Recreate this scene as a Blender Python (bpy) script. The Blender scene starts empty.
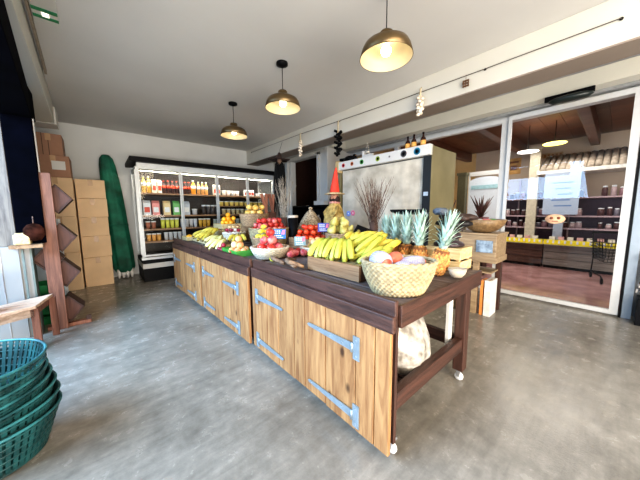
import bpy, math, random
from mathutils import Vector, Matrix, Euler
R = random.Random(7)
PI = math.pi
scene = bpy.context.scene
COL = scene.collection

# ------------------------------------------------------------------ materials
def _nodes(name):
    m = bpy.data.materials.new(name); m.use_nodes = True
    nt = m.node_tree; b = nt.nodes['Principled BSDF']
    return m, nt, b

def tint_mul(nt, sock):
    at = nt.nodes.new('ShaderNodeAttribute'); at.attribute_name = 'tint'
    mx = nt.nodes.new('ShaderNodeMix'); mx.data_type = 'RGBA'; mx.blend_type = 'MULTIPLY'
    mx.inputs[0].default_value = 1.0
    nt.links.new(sock, mx.inputs[6]); nt.links.new(at.outputs['Color'], mx.inputs[7])
    return mx.outputs[2]

MC = {}
def mat(name, c, rough=.5, metal=0., var=.12, scale=18., bump=.0, c2=None, emit=0., coat=0., alpha=1.):
    if name in MC: return MC[name]
    m, nt, b = _nodes(name)
    tc = nt.nodes.new('ShaderNodeTexCoord'); nz = nt.nodes.new('ShaderNodeTexNoise')
    nz.inputs['Scale'].default_value = scale; nz.inputs['Detail'].default_value = 4
    nt.links.new(tc.outputs['Object'], nz.inputs['Vector'])
    rp = nt.nodes.new('ShaderNodeValToRGB')
    a = [max(0, x*(1-var)) for x in c] + [1]
    d = [min(1, x*(1+var)) for x in (c2 or c)] + [1]
    rp.color_ramp.elements[0].color = a; rp.color_ramp.elements[0].position = .35
    rp.color_ramp.elements[1].color = d; rp.color_ramp.elements[1].position = .65
    nt.links.new(nz.outputs['Fac'], rp.inputs[0])
    nt.links.new(tint_mul(nt, rp.outputs[0]), b.inputs['Base Color'])
    b.inputs['Roughness'].default_value = rough; b.inputs['Metallic'].default_value = metal
    if coat: b.inputs['Coat Weight'].default_value = coat
    if emit:
        b.inputs['Emission Color'].default_value = (*c, 1); b.inputs['Emission Strength'].default_value = emit
    if alpha < 1: b.inputs['Alpha'].default_value = alpha
    if bump:
        bp = nt.nodes.new('ShaderNodeBump'); bp.inputs['Strength'].default_value = bump
        bp.inputs['Distance'].default_value = .01
        nt.links.new(nz.outputs['Fac'], bp.inputs['Height']); nt.links.new(bp.outputs[0], b.inputs['Normal'])
    MC[name] = m
    return m

def wood(name, c1, c2, axis=2, rough=.6, knots=True, stretch=14, bump=.25):
    """grain running along local axis"""
    if name in MC: return MC[name]
    m, nt, b = _nodes(name)
    tc = nt.nodes.new('ShaderNodeTexCoord')
    mp = nt.nodes.new('ShaderNodeMapping')
    sc = [stretch]*3; sc[axis] = 1.0
    mp.inputs['Scale'].default_value = sc
    nt.links.new(tc.outputs['Object'], mp.inputs['Vector'])
    nz = nt.nodes.new('ShaderNodeTexNoise'); nz.inputs['Scale'].default_value = 2.6
    nz.inputs['Detail'].default_value = 7; nz.inputs['Roughness'].default_value = .65
    nz.inputs['Distortion'].default_value = .6
    nt.links.new(mp.outputs[0], nz.inputs['Vector'])
    rp = nt.nodes.new('ShaderNodeValToRGB')
    rp.color_ramp.elements[0].color = (*c1, 1); rp.color_ramp.elements[0].position = .34
    rp.color_ramp.elements[1].color = (*c2, 1); rp.color_ramp.elements[1].position = .62
    nt.links.new(nz.outputs['Fac'], rp.inputs[0])
    out = rp.outputs[0]
    if knots:
        mp2 = nt.nodes.new('ShaderNodeMapping'); s2 = [5.5]*3; s2[axis] = 3.2
        mp2.inputs['Scale'].default_value = s2
        nt.links.new(tc.outputs['Object'], mp2.inputs['Vector'])
        vo = nt.nodes.new('ShaderNodeTexVoronoi'); vo.inputs['Scale'].default_value = 1.0
        nt.links.new(mp2.outputs[0], vo.inputs['Vector'])
        r2 = nt.nodes.new('ShaderNodeValToRGB')
        r2.color_ramp.elements[0].color = (*[x*.32 for x in c1], 1); r2.color_ramp.elements[0].position = .05
        r2.color_ramp.elements[1].color = (1, 1, 1, 1); r2.color_ramp.elements[1].position = .13
        nt.links.new(vo.outputs['Distance'], r2.inputs[0])
        mx = nt.nodes.new('ShaderNodeMix'); mx.data_type = 'RGBA'; mx.blend_type = 'MULTIPLY'; mx.inputs[0].default_value = .85
        nt.links.new(out, mx.inputs[6]); nt.links.new(r2.outputs[0], mx.inputs[7]); out = mx.outputs[2]
    nt.links.new(tint_mul(nt, out), b.inputs['Base Color'])
    b.inputs['Roughness'].default_value = rough
    bp = nt.nodes.new('ShaderNodeBump'); bp.inputs['Strength'].default_value = bump; bp.inputs['Distance'].default_value = .01
    nt.links.new(nz.outputs['Fac'], bp.inputs['Height']); nt.links.new(bp.outputs[0], b.inputs['Normal'])
    MC[name] = m
    return m

def glass(name, tint=(1, 1, 1), refl=1.0):
    if name in MC: return MC[name]
    m = bpy.data.materials.new(name); m.use_nodes = True; nt = m.node_tree
    nt.nodes.clear()
    out = nt.nodes.new('ShaderNodeOutputMaterial'); mx = nt.nodes.new('ShaderNodeMixShader')
    tr = nt.nodes.new('ShaderNodeBsdfTransparent'); tr.inputs[0].default_value = (*tint, 1)
    gl = nt.nodes.new('ShaderNodeBsdfGlossy'); gl.inputs['Roughness'].default_value = .02
    fr = nt.nodes.new('ShaderNodeFresnel'); fr.inputs['IOR'].default_value = 1.45
    mu = nt.nodes.new('ShaderNodeMath'); mu.operation = 'MULTIPLY'; mu.inputs[1].default_value = refl
    nt.links.new(fr.outputs[0], mu.inputs[0]); nt.links.new(mu.outputs[0], mx.inputs[0])
    nt.links.new(tr.outputs[0], mx.inputs[1]); nt.links.new(gl.outputs[0], mx.inputs[2])
    nt.links.new(mx.outputs[0], out.inputs[0])
    MC[name] = m
    return m

def concrete():
    m, nt, b = _nodes('polished_concrete')
    tc = nt.nodes.new('ShaderNodeTexCoord')
    def noise(s, d, dist=0):
        n = nt.nodes.new('ShaderNodeTexNoise'); n.inputs['Scale'].default_value = s; n.inputs['Detail'].default_value = d
        n.inputs['Roughness'].default_value = .65; n.inputs['Distortion'].default_value = dist
        nt.links.new(tc.outputs['Object'], n.inputs['Vector']); return n
    n1 = noise(1.3, 8, .3); n2 = noise(9, 12, .15); n3 = noise(60, 3)
    rp = nt.nodes.new('ShaderNodeValToRGB')
    rp.color_ramp.elements[0].color = (.18, .163, .137, 1); rp.color_ramp.elements[0].position = .33
    rp.color_ramp.elements[1].color = (.37, .34, .295, 1); rp.color_ramp.elements[1].position = .7
    nt.links.new(n1.outputs['Fac'], rp.inputs[0])
    r2 = nt.nodes.new('ShaderNodeValToRGB')
    r2.color_ramp.elements[0].color = (.80, .80, .80, 1); r2.color_ramp.elements[0].position = .38
    r2.color_ramp.elements[1].color = (1.1, 1.1, 1.1, 1); r2.color_ramp.elements[1].position = .60
    nt.links.new(n2.outputs['Fac'], r2.inputs[0])
    mx = nt.nodes.new('ShaderNodeMix'); mx.data_type = 'RGBA'; mx.blend_type = 'MULTIPLY'; mx.inputs[0].default_value = .8
    nt.links.new(rp.outputs[0], mx.inputs[6]); nt.links.new(r2.outputs[0], mx.inputs[7])
    mps = nt.nodes.new('ShaderNodeMapping'); mps.inputs['Rotation'].default_value = (0, 0, .6); mps.inputs['Scale'].default_value = (1.2, 9, 1)
    nt.links.new(tc.outputs['Object'], mps.inputs['Vector']); n4 = noise(2.2, 10, .4); nt.links.new(mps.outputs[0], n4.inputs['Vector'])
    r4 = nt.nodes.new('ShaderNodeValToRGB'); r4.color_ramp.elements[0].color = (.82, .82, .82, 1); r4.color_ramp.elements[0].position = .3
    r4.color_ramp.elements[1].color = (1.12, 1.12, 1.12, 1); r4.color_ramp.elements[1].position = .7
    nt.links.new(n4.outputs['Fac'], r4.inputs[0])
    mx2 = nt.nodes.new('ShaderNodeMix'); mx2.data_type = 'RGBA'; mx2.blend_type = 'MULTIPLY'; mx2.inputs[0].default_value = 1.
    nt.links.new(mx.outputs[2], mx2.inputs[6]); nt.links.new(r4.outputs[0], mx2.inputs[7])
    nt.links.new(mx2.outputs[2], b.inputs['Base Color'])
    r3 = nt.nodes.new('ShaderNodeMapRange'); r3.inputs['From Min'].default_value = .3; r3.inputs['From Max'].default_value = .7
    r3.inputs['To Min'].default_value = .12; r3.inputs['To Max'].default_value = .32
    nt.links.new(n2.outputs['Fac'], r3.inputs['Value']); nt.links.new(r3.outputs[0], b.inputs['Roughness'])
    bp = nt.nodes.new('ShaderNodeBump'); bp.inputs['Strength'].default_value = .12; bp.inputs['Distance'].default_value = .01
    nt.links.new(n3.outputs['Fac'], bp.inputs['Height']); nt.links.new(bp.outputs[0], b.inputs['Normal'])
    return m

# ------------------------------------------------------------------ mesh builder
class MB:
    def __init__(s): s.v = []; s.f = []; s.t = []; s.m = []; s.s = []
    def add(s, vs, fs, tint=None, mi=0, smooth=False, M=None):
        o = len(s.v)
        if M is not None: vs = [M @ Vector(v) for v in vs]
        s.v += [tuple(v) for v in vs]
        for f in fs:
            s.f.append([i+o for i in f]); s.t.append(tint or (1, 1, 1)); s.m.append(mi); s.s.append(smooth)
        return s
    def box(s, x0, x1, y0, y1, z0, z1, tint=None, mi=0, M=None):
        vs = [(x, y, z) for z in (z0, z1) for y in (y0, y1) for x in (x0, x1)]
        fs = [(0, 2, 3, 1), (4, 5, 7, 6), (0, 1, 5, 4), (2, 6, 7, 3), (0, 4, 6, 2), (1, 3, 7, 5)]
        return s.add(vs, fs, tint, mi, False, M)
    def cbox(s, c, d, tint=None, mi=0, rot=(0, 0, 0)):
        M = Matrix.Translation(c) @ Euler(rot).to_matrix().to_4x4()
        return s.box(-d[0]/2, d[0]/2, -d[1]/2, d[1]/2, -d[2]/2, d[2]/2, tint, mi, M)
    def tube(s, pts, rad, n=8, tint=None, mi=0, cap=True, smooth=True, flat=1.):
        pts = [Vector(p) for p in pts]; k = len(pts)
        if not isinstance(rad, (list, tuple)): rad = [rad]*k
        vs = []; prev = None
        for i, p in enumerate(pts):
            d = (pts[min(i+1, k-1)] - pts[max(i-1, 0)]).normalized()
            if prev is None:
                a = Vector((0, 0, 1)) if abs(d.z) < .9 else Vector((1, 0, 0))
                u = d.cross(a).normalized()
            else: u = (prev - d*prev.dot(d)).normalized()
            prev = u; w = d.cross(u)
            for j in range(n):
                t = 2*PI*j/n
                vs.append(p + u*math.cos(t)*rad[i] + w*math.sin(t)*rad[i]*flat)
        fs = [(i*n+j, i*n+(j+1) % n, (i+1)*n+(j+1) % n, (i+1)*n+j) for i in range(k-1) for j in range(n)]
        if cap: fs += [tuple(reversed(range(n))), tuple(range((k-1)*n, k*n))]
        return s.add(vs, fs, tint, mi, smooth)
    def lathe(s, prof, n=16, c=(0, 0, 0), tint=None, mi=0, smooth=True, sx=1., sy=1., M=None, fn=None, cap=True):
        vs = []
        for r, z in prof:
            for j in range(n):
                t = 2*PI*j/n; rr = r if fn is None else r*fn(t, z)
                vs.append((c[0]+rr*math.cos(t)*sx, c[1]+rr*math.sin(t)*sy, c[2]+z))
        k = len(prof)
        fs = [(i*n+j, i*n+(j+1) % n, (i+1)*n+(j+1) % n, (i+1)*n+j) for i in range(k-1) for j in range(n)]
        if cap and prof[0][0] > 1e-5: fs.append(tuple(reversed(range(n))))
        if cap and prof[-1][0] > 1e-5: fs.append(tuple(range((k-1)*n, k*n)))
        return s.add(vs, fs, tint, mi, smooth, M)
    def prism(s, poly, d0, d1, axis='y', tint=None, mi=0, M=None):
        """poly = list of 2D points; extruded along axis"""
        def P(a, b, d): return {'y': (a, d, b), 'x': (d, a, b), 'z': (a, b, d)}[axis]
        n = len(poly)
        vs = [P(a, b, d0) for a, b in poly] + [P(a, b, d1) for a, b in poly]
        fs = [tuple(range(n)), tuple(reversed(range(n, 2*n)))] + [(i, i+n, (i+1) % n + n, (i+1) % n) for i in range(n)]
        return s.add(vs, fs, tint, mi, False, M)
    def build(s, name, mats, parent=None, loc=(0, 0, 0), rot=(0, 0, 0), bevel=0.):
        me = bpy.data.meshes.new(name); me.from_pydata(s.v, [], s.f)
        if not isinstance(mats, (list, tuple)): mats = [mats]
        for m in mats: me.materials.append(m)
        me.polygons.foreach_set('material_index', s.m); me.polygons.foreach_set('use_smooth', s.s)
        ca = me.color_attributes.new('tint', 'FLOAT_COLOR', 'CORNER')
        buf = []
        for f, t in zip(s.f, s.t): buf += [t[0], t[1], t[2], 1.0]*len(f)
        ca.data.foreach_set('color', buf)
        me.update()
        import bmesh
        bm = bmesh.new(); bm.from_mesh(me); bmesh.ops.recalc_face_normals(bm, faces=bm.faces); bm.to_mesh(me); bm.free()
        o = bpy.data.objects.new(name, me); COL.objects.link(o)
        o.location = loc; o.rotation_euler = rot
        if parent: o.parent = parent
        if bevel:
            b = o.modifiers.new('bevel', 'BEVEL'); b.width = bevel; b.segments = 2; b.limit_method = 'ANGLE'
        return o

def tag(o, label, cat, group=None, kind=None):
    if label: o['label'] = label
    if cat: o['category'] = cat
    if group: o['group'] = group
    if kind: o['kind'] = kind
    return o
def thing(name, label, cat, loc, rz=0, group=None):
    o = bpy.data.objects.new(name, None); COL.objects.link(o); o.location = loc; o.rotation_euler = (0, 0, rz)
    o.empty_display_size = .05
    return tag(o, label, cat, group)
def struct(mb, name, m, **k):
    o = mb.build(name, m, **k); o['kind'] = 'structure'; return o
def dup(root, loc, rot=None, label=None, group=None, scale=None):
    r = root.copy(); COL.objects.link(r); r.location = loc
    if rot is not None: r.rotation_euler = rot
    if scale: r.scale = (scale,)*3 if isinstance(scale, float) else scale
    if label: r['label'] = label
    if group: r['group'] = group
    for ch in list(root.children):
        c = ch.copy(); COL.objects.link(c); c.parent = r
        for g in list(ch.children):
            d = g.copy(); COL.objects.link(d); d.parent = c
    return r
def jt(c, a=.08):
    k = 1+R.uniform(-a, a); return tuple(x*k for x in (c if c else (1, 1, 1)))

# palette
white = mat('white_paint', (.64, .63, .60), .5, var=.03, scale=3)
wallm = mat('wall_plaster', (.62, .63, .62), .8, var=.04, scale=2, bump=.05)
ceilm = mat('ceiling_paint', (.60, .585, .56), .75, var=.04, scale=.8)
beamw = mat('beam_paint', (.60, .585, .53), .55, var=.03, scale=2)
headw = mat('header_paint', (.64, .62, .54), .5, var=.03, scale=2)
alu = mat('white_aluminium', (.60, .60, .59), .35, var=.03)
greym = mat('grey_metal', (.45, .46, .47), .35, .6, var=.08)
black = mat('black_plastic', (.004, .004, .005), .5, var=.2); black.node_tree.nodes['Principled BSDF'].inputs['Specular IOR Level'].default_value = .15
navy = mat('dark_stained_post', (.0008, .0009, .003), .95, var=.4, scale=6); navy.node_tree.nodes['Principled BSDF'].inputs['Specular IOR Level'].default_value = .05
darkw = wood('dark_brown_wood', (.035, .016, .012), (.10, .045, .032), 1, .5, False, bump=.4)
darkwx = wood('dark_brown_wood_x', (.03, .014, .010), (.085, .036, .024), 0, .5, False, bump=.4)
darkwz = wood('dark_brown_wood_z', (.03, .014, .010), (.085, .036, .024), 2, .5, False, bump=.4)
topw = wood('weathered_top_wood', (.06, .045, .042), (.17, .13, .12), 1, .65, False, bump=.4)
pine = wood('pine_planks', (.25, .11, .04), (.47, .26, .11), 2, .6, True, 9)
palew = wood('pale_crate_wood', (.46, .33, .15), (.70, .55, .30), 1, .65, False)
midw = wood('brown_crate_wood', (.22, .12, .06), (.42, .26, .14), 1, .65, False)
redw = wood('reddish_plank', (.11, .045, .03), (.25, .115, .075), 2, .65, True, 12)
benchw = wood('bench_wood', (.36, .24, .17), (.62, .46, .35), 0, .65, False)
greyw = wood('weathered_grey_wood', (.12, .10, .09), (.28, .24, .20), 2, .8, True, 12)
ceilw = wood('varnished_ceiling_wood', (.07, .02, .010), (.17, .055, .022), 1, .45, False, 8)
hingem = mat('galvanised_hinge', (.27, .33, .37), .4, .35, var=.1)
wick = mat('pale_wicker', (.39, .31, .18), .75, var=.25, scale=40, bump=.2)
wickw = mat('white_wicker', (.68, .61, .48), .7, var=.12, scale=40, bump=.2)
wickb = mat('brown_wicker', (.40, .27, .16), .7, var=.25, scale=40, bump=.2)
card = mat('cardboard', (.74, .53, .33), .8, var=.05, scale=5)
cardb = mat('brown_cardboard', (.36, .20, .13), .8, var=.06, scale=5)
tape = mat('parcel_tape', (.50, .31, .17), .35, var=.05)
glassm = glass('clear_glass', (.97, .98, .98), .4)
glassd = glass('shopfront_glass', (.93, .94, .95), .55)

# ------------------------------------------------------------------ room shell
CZ = 2.8
struct(MB().box(-4.5, 4.66, -4, 6.5, -.1, 0), 'floor', concrete())
struct(MB().box(-1.1, 4.72, -1.0, 6.5, CZ, 2.95), 'ceiling', ceilm)
struct(MB().box(-1.1, 3.95, 6.35, 6.5, 0, CZ), 'wall_back', wallm)
struct(MB().box(-1.1, -.98, 3.95, 6.35, 0, CZ), 'wall_left', wallm)
# right wall: far part with a doorway, then the jog, then glass shopfront
w = MB()
w.box(3.8, 3.95, 5.62, 6.35, 0, CZ); w.box(3.8, 3.95, 4.15, 4.45, 0, CZ)
w.box(3.8, 3.95, 4.45, 5.62, 2.5, CZ); w.box(3.8, 3.95, 4.45, 5.62, 0, .9)
w.box(3.95, 4.66, 4.15, 4.3, 0, CZ)
struct(w, 'wall_right', white)
w = MB(); w.box(3.76, 3.8, 4.38, 4.46, .9, 2.56); w.box(3.76, 3.8, 5.61, 5.69, .9, 2.56); w.box(3.76, 3.8, 4.38, 5.69, 2.5, 2.57)
w.box(3.8, 3.95, 5.52, 5.60, .9, 2.5); w.box(3.76, 3.96, 4.10, 4.19, 0, CZ)
struct(w, 'door_1', white, bevel=.004)
w = MB(); w.box(3.95, 5.2, 4.31, 4.4, 0, CZ); w.box(5.1, 5.2, 4.4, 6.5, 0, CZ); w.box(3.95, 5.2, 6.4, 6.5, 0, CZ); w.box(3.95, 5.2, 4.3, 6.5, CZ, 2.9)
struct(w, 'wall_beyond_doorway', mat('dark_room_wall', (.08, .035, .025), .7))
# beam right, header box
struct(MB().box(3.0, 3.3, -1.0, 6.35, 2.47, CZ), 'trim_1', beamw, bevel=.006)
struct(MB().box(3.004, 3.3, -1.0, 6.35, 2.458, 2.47), 'beam_shade_strip', mat('underside_shade_taupe', (.27, .22, .18), .55, var=.08, scale=1.5))  # shade under the beam, painted as a darker strip
struct(MB().box(3.3, 3.34, -1.0, 6.35, 2.46, 2.485), 'trim_2', greym)
struct(MB().box(4.22, 4.70, -1.0, 4.15, 2.6, CZ).box(3.8, 4.22, 4.0, 4.15, 2.6, CZ), 'trim_3', headw, bevel=.006)
struct(MB().box(4.40, 4.5, -1.0, 4.15, 2.575, 2.6), 'trim_4', greym)
struct(MB().box(3.5, 3.8, 4.19, 6.35, 2.6, CZ), 'trim_5', beamw)
# left ceiling beam with its narrow inner ledge
struct(MB().prism([(-.45, .5), (-.235, .5), (-.366, 5.25), (-.62, 5.25)], 2.5, CZ, 'z'), 'trim_6', beamw, bevel=.005)
struct(MB().prism([(-.26, 2.2), (-.245, 2.2), (-.305, 4.2), (-.325, 4.2)], 2.76, CZ, 'z'), 'trim_7', mat('brown_gap', (.30, .25, .2), .8))
struct(MB().box(-.6, -.35, 5.3, 5.6, 2.5, 2.74), 'trim_8', white)

# ------------------------------------------------------------------ glass shopfront
XG = 4.58
w = MB()
w.box(XG-.05, XG+.05, 1.10, 1.19, 0, 2.57)           # post
w.box(XG-.03, XG+.03, -.12, 4.15, 0, .05)            # bottom track
w.box(XG-.02, XG+.06, -.12, 4.15, 2.56, 2.60); w.box(XG-.06, XG+.04, -.12, 4.15, 2.50, 2.56)        # head rails
w.box(XG-.05, XG+.05, 2.9, 2.98, 0, 2.57)
struct(w, 'window_1', alu, bevel=.004)
struct(MB().box(XG-.004, XG+.004, 1.19, 4.15, .05, 2.50), 'window_2', glassd)
# sliding door leaf
d = MB()
d.box(XG-.09, XG-.06, -.10, -.03, .02, 2.56); d.box(XG-.09, XG-.06, 1.06, 1.10, .02, 2.56)
d.box(XG-.09, XG-.06, -.03, 1.06, .02, .07); d.box(XG-.09, XG-.06, -.03, 1.06, 2.50, 2.56)
d.box(XG-.075, XG-.069, -.03, 1.06, .07, 2.50, mi=1)
struct(d, 'door_2', [alu, glassd])
w = MB(); w.box(XG-.085, XG+.05, -.20, -.125, 0, 2.57); struct(w, 'window_3', mat('bluish_white_frame', (.36, .42, .48), .4, var=.03), bevel=.004)
struct(MB().box(XG-.1, XG+.05, -.124, -.104, 0, 2.57), 'trim_9', black)
struct(MB().box(XG+.06, XG+.12, -1.0, -.20, 0, CZ), 'wall_front', mat('grey_side_wall', (.18, .19, .20), .7))
# sensor box above the door
t = thing('door_sensor', 'black sensor box with rounded lower shell on the header above the glass door', 'sensor', (4.2, .47, 2.565))
MB().box(-.01, .02, -.21, .21, -.03, .03).build('mounting_plate', black, t, bevel=.004)
MB().lathe([(.0, -.05), (.15, -.045), (.185, -.02), (.185, .0), (.15, .012), (0, .014)], 28, (-.04, -.02, -.04), sx=.45, sy=1).build('shell', mat('dark_green_plastic', (.015, .022, .02), .35), t)

# ------------------------------------------------------------------ camera
cam = bpy.data.cameras.new('camera'); co = bpy.data.objects.new('camera', cam); COL.objects.link(co)
f_px = 255.; yaw = math.radians(40.8); pitch = math.radians(6.4); roll = math.radians(.4)
cam.sensor_width = 36; cam.lens = 36*f_px/640; cam.clip_start = .02
fw = Vector((math.sin(yaw)*math.cos(pitch), math.cos(yaw)*math.cos(pitch), -math.sin(pitch)))
r0 = Vector((math.cos(yaw), -math.sin(yaw), 0)); u0 = r0.cross(fw)
rr = r0*math.cos(roll) - u0*math.sin(roll); uu = rr.cross(fw)
co.matrix_world = Matrix((( rr.x, uu.x, -fw.x, 0), (rr.y, uu.y, -fw.y, 0), (rr.z, uu.z, -fw.z, 1.25), (0, 0, 0, 1)))
scene.camera = co

# ------------------------------------------------------------------ pendant lamps
brass = mat('dark_bronze_shade', (.16, .11, .055), .32, .75, var=.1)
shade_in = mat('cream_shade_inside', (.62, .52, .33), .5, var=.02)
bulbm = mat('glowing_bulb', (1., .86, .6), .3, emit=14.)
def pendant(x, y, tag_):
    t = thing('pendant_lamp', tag_, 'lamp', (x, y, CZ))
    MB().lathe([(0, 0), (.06, 0), (.06, -.022), (.02, -.035), (0, -.035)], 20).build('ceiling_rose', black, t)
    MB().tube([(0, 0, -.03), (0, 0, -.29)], .004, 6).build('cord', black, t)
    s = MB(); o = -.28
    s.lathe([(0, o), (.045, o), (.05, o-.01), (.05, o-.05), (.085, o-.058), (.125, o-.068), (.158, o-.088), (.172, o-.115), (.188, o-.175),
             (.184, o-.175)], 36, cap=False)
    sh = s.build('shade', brass, t)
    s = MB(); s.lathe([(.184, o-.174), (.167, o-.117), (.153, o-.094), (.12, o-.076), (.07, o-.066), (0, o-.064)], 36, cap=False)
    s.build('shade_lining', shade_in, sh)
    MB().lathe([(.0, o-.075), (.014, o-.078), (.018, o-.09), (.034, o-.11), (.037, o-.13), (.027, o-.15), (0, o-.158)], 16).build('bulb', bulbm, t)
    l = bpy.data.lights.new('bulb_light', 'POINT'); l.energy = 7; l.color = (1, .82, .58); l.shadow_soft_size = .035
    lo = bpy.data.objects.new('bulb_light', l); COL.objects.link(lo); lo.location = (x, y, CZ+o-.12)
pendant(1.66, 1.18, 'bronze dome pendant lamp nearest the camera, largest of the three')
pendant(1.58, 2.42, 'bronze dome pendant lamp hanging in the middle of the row of three')
pendant(1.58, 3.72, 'bronze dome pendant lamp farthest away, near the glass door fridge')

# ------------------------------------------------------------------ produce carts
def strap_hinge(parent, y, z, sgn, L=.40):
    """plate at y, strap running to y+sgn*L on face x=-thickness"""
    h = MB(); n = 6
    h.prism([(y-.022, z-.065), (y+.022, z-.065), (y+.022, z+.065), (y-.022, z+.065)], -.031, -.024, 'x')
    h.prism([(y, z-.024), (y+sgn*L*.5, z-.017), (y+sgn*L, z-.010), (y+sgn*(L+.015), z), (y+sgn*L, z+.010), (y+sgn*L*.5, z+.017), (y, z+.024)], -.033, -.027, 'x')
    h.tube([(-.034, y+sgn*.026, z-.026), (-.034, y+sgn*.026, z+.026)], .008, 8)
    for k in (.25, .5, .75, .93): h.lathe([(0, 0), (.006, 0), (.004, .003), (0, .004)], 8, M=Matrix.Translation((-.033, y+sgn*L*k, z)) @ Matrix.Rotation(-PI/2, 4, 'Y'))
    for k in (-.045, .045): h.lathe([(0, 0), (.006, 0), (.004, .003), (0, .004)], 8, M=Matrix.Translation((-.031, y, z+k)) @ Matrix.Rotation(-PI/2, 4, 'Y'))
    h.build('strap_hinge', hingem, parent)

TZ = .80
def cart(label, loc, rz, L, near=False):
    """front face plane x=0 facing -x, runs along +y for L; depth D"""
    D = .98
    t = thing('produce_cart', label, 'produce stand', loc, rz, None)
    tt = MB(); n = 7
    for k in range(n):
        x0 = .02+(D+.13)*k/n; tt.box(x0, x0+(D+.13)/n-.004, 0.0, L, TZ-.03, TZ, jt(None, .12))
    tt.build('tabletop', topw, t, bevel=.003)
    MB().box(.0, .028, -.005, L+.0, TZ-.045, TZ+.035).build('lip_plank', darkw, t, bevel=.006)
    MB().box(-.028, .0, -.012, L+.0, TZ-.115, TZ-.035).build('trim_board', darkw, t, bevel=.006)
    MB().box(.03, D+.13, -.02, .0, TZ-.10, TZ+.01).build('end_rail', darkwx, t, bevel=.004)
    MB().box(.03, D, L-.022, L-.002, TZ-.10, TZ-.03).build('end_rail', darkwx, t, bevel=.004)
    s = .24
    # stiles + doors
    def planks(name, ys):
        p = MB()
        for a, b in ys:
            p.box(-.022+R.uniform(-.001, .001), .0, a+.003, b-.003, .05+R.uniform(0, .008), TZ-.11, jt((1, 1, 1), .14))
        return p.build(name, pine, t, bevel=.002)
    planks('stile', [(0., .09), (.09, .215)])
    mid = .215+(L-.215-.07)*.5
    a, b = .215, mid
    d1 = planks('door', [(a, a+(b-a)*.42), (a+(b-a)*.42, a+(b-a)*.78), (a+(b-a)*.78, b-.0)])
    a, b = mid, L-.07
    d2 = planks('door', [(a, a+(b-a)*.36), (a+(b-a)*.36, a+(b-a)*.66), (a+(b-a)*.66, b)])
    planks('stile', [(L-.07, L-.004)])
    for z in (.53, .14):
        strap_hinge(d1, .205, z, 1, .40 if near else .34); strap_hinge(d2, L-.10, z, -1, .40 if near else .34)
    for x in (.02, D-.09):
        for y in (.0, L-.075):
            MB().box(x, x+(.022 if x < .1 else .075), y, y+.07, .09, TZ-.03).build('leg', darkwz, t, bevel=.003)
    MB().box(.06, D-.09, .01, .06, .25, .34).build('lower_rail', darkwx, t, bevel=.004)
    MB().box(D-.07, D-.03, .07, L-.07, .25, .34).build('lower_rail', darkw, t, bevel=.004)
    sl = MB()
    for k in range(3): sl.box(.03+.15*k, .03+.15*k+.14, .06, L-.06, .21, .235, jt(None, .1))
    sl.build('lower_shelf', darkw, t)
    if near: MB().box(D-.17, D-.115, .075, .10, .20, TZ-.04).build('white_post', white, t, bevel=.002)['label'] = 'white painted post'
    for x in (.06, D-.05):
        for y in (.035, L-.04):
            c = MB(); c.box(x-.02, x+.02, y-.02, y+.02, .075, .09); c.prism([(y-.018, .09), (y-.006, .03), (y+.01, .03), (y+.018, .09)], x-.017, x-.014, 'x')
            c.prism([(y-.018, .09), (y-.006, .03), (y+.01, .03), (y+.018, .09)], x+.014, x+.017, 'x')
            c = c.build('castor', greym, t)
            MB().lathe([(.0, -.011), (.026, -.011), (.03, -.006), (.03, .006), (.026, .011), (0, .011)], 16,
                       M=Matrix.Translation((x, y, .0305)) @ Matrix.Rotation(PI/2, 4, 'Y')).build('wheel', mat('white_castor_wheel', (.8, .8, .8), .4), c)
    return t
cart('rolling pine door produce cart nearest the camera, carrying the big banana crate', (1.0, .635, 0), 0, 1.43, True)
cart('middle rolling pine door produce cart, under the green fruit tray', (.975, 2.09, 0), math.radians(1.6), 1.27)
cart('far rolling pine door produce cart at the end of the row, nearest the fridge', (.935, 3.385, 0), math.radians(2.2), 1.27)

# back counter behind the carts
t = thing('back_counter', 'low dark wooden counter standing behind the produce carts, carrying the vases and twigs', 'counter', (2.2, 1.66, 0))
MB().box(.0, .62, 0, 2.89, .86, .9).build('tabletop', darkw, t, bevel=.004)
MB().box(.03, .6, .03, 2.86, .1, .86).build('body', darkw, t)
MB().box(.06, .57, .06, 2.83, 0, .1).build('plinth', black, t)

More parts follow.
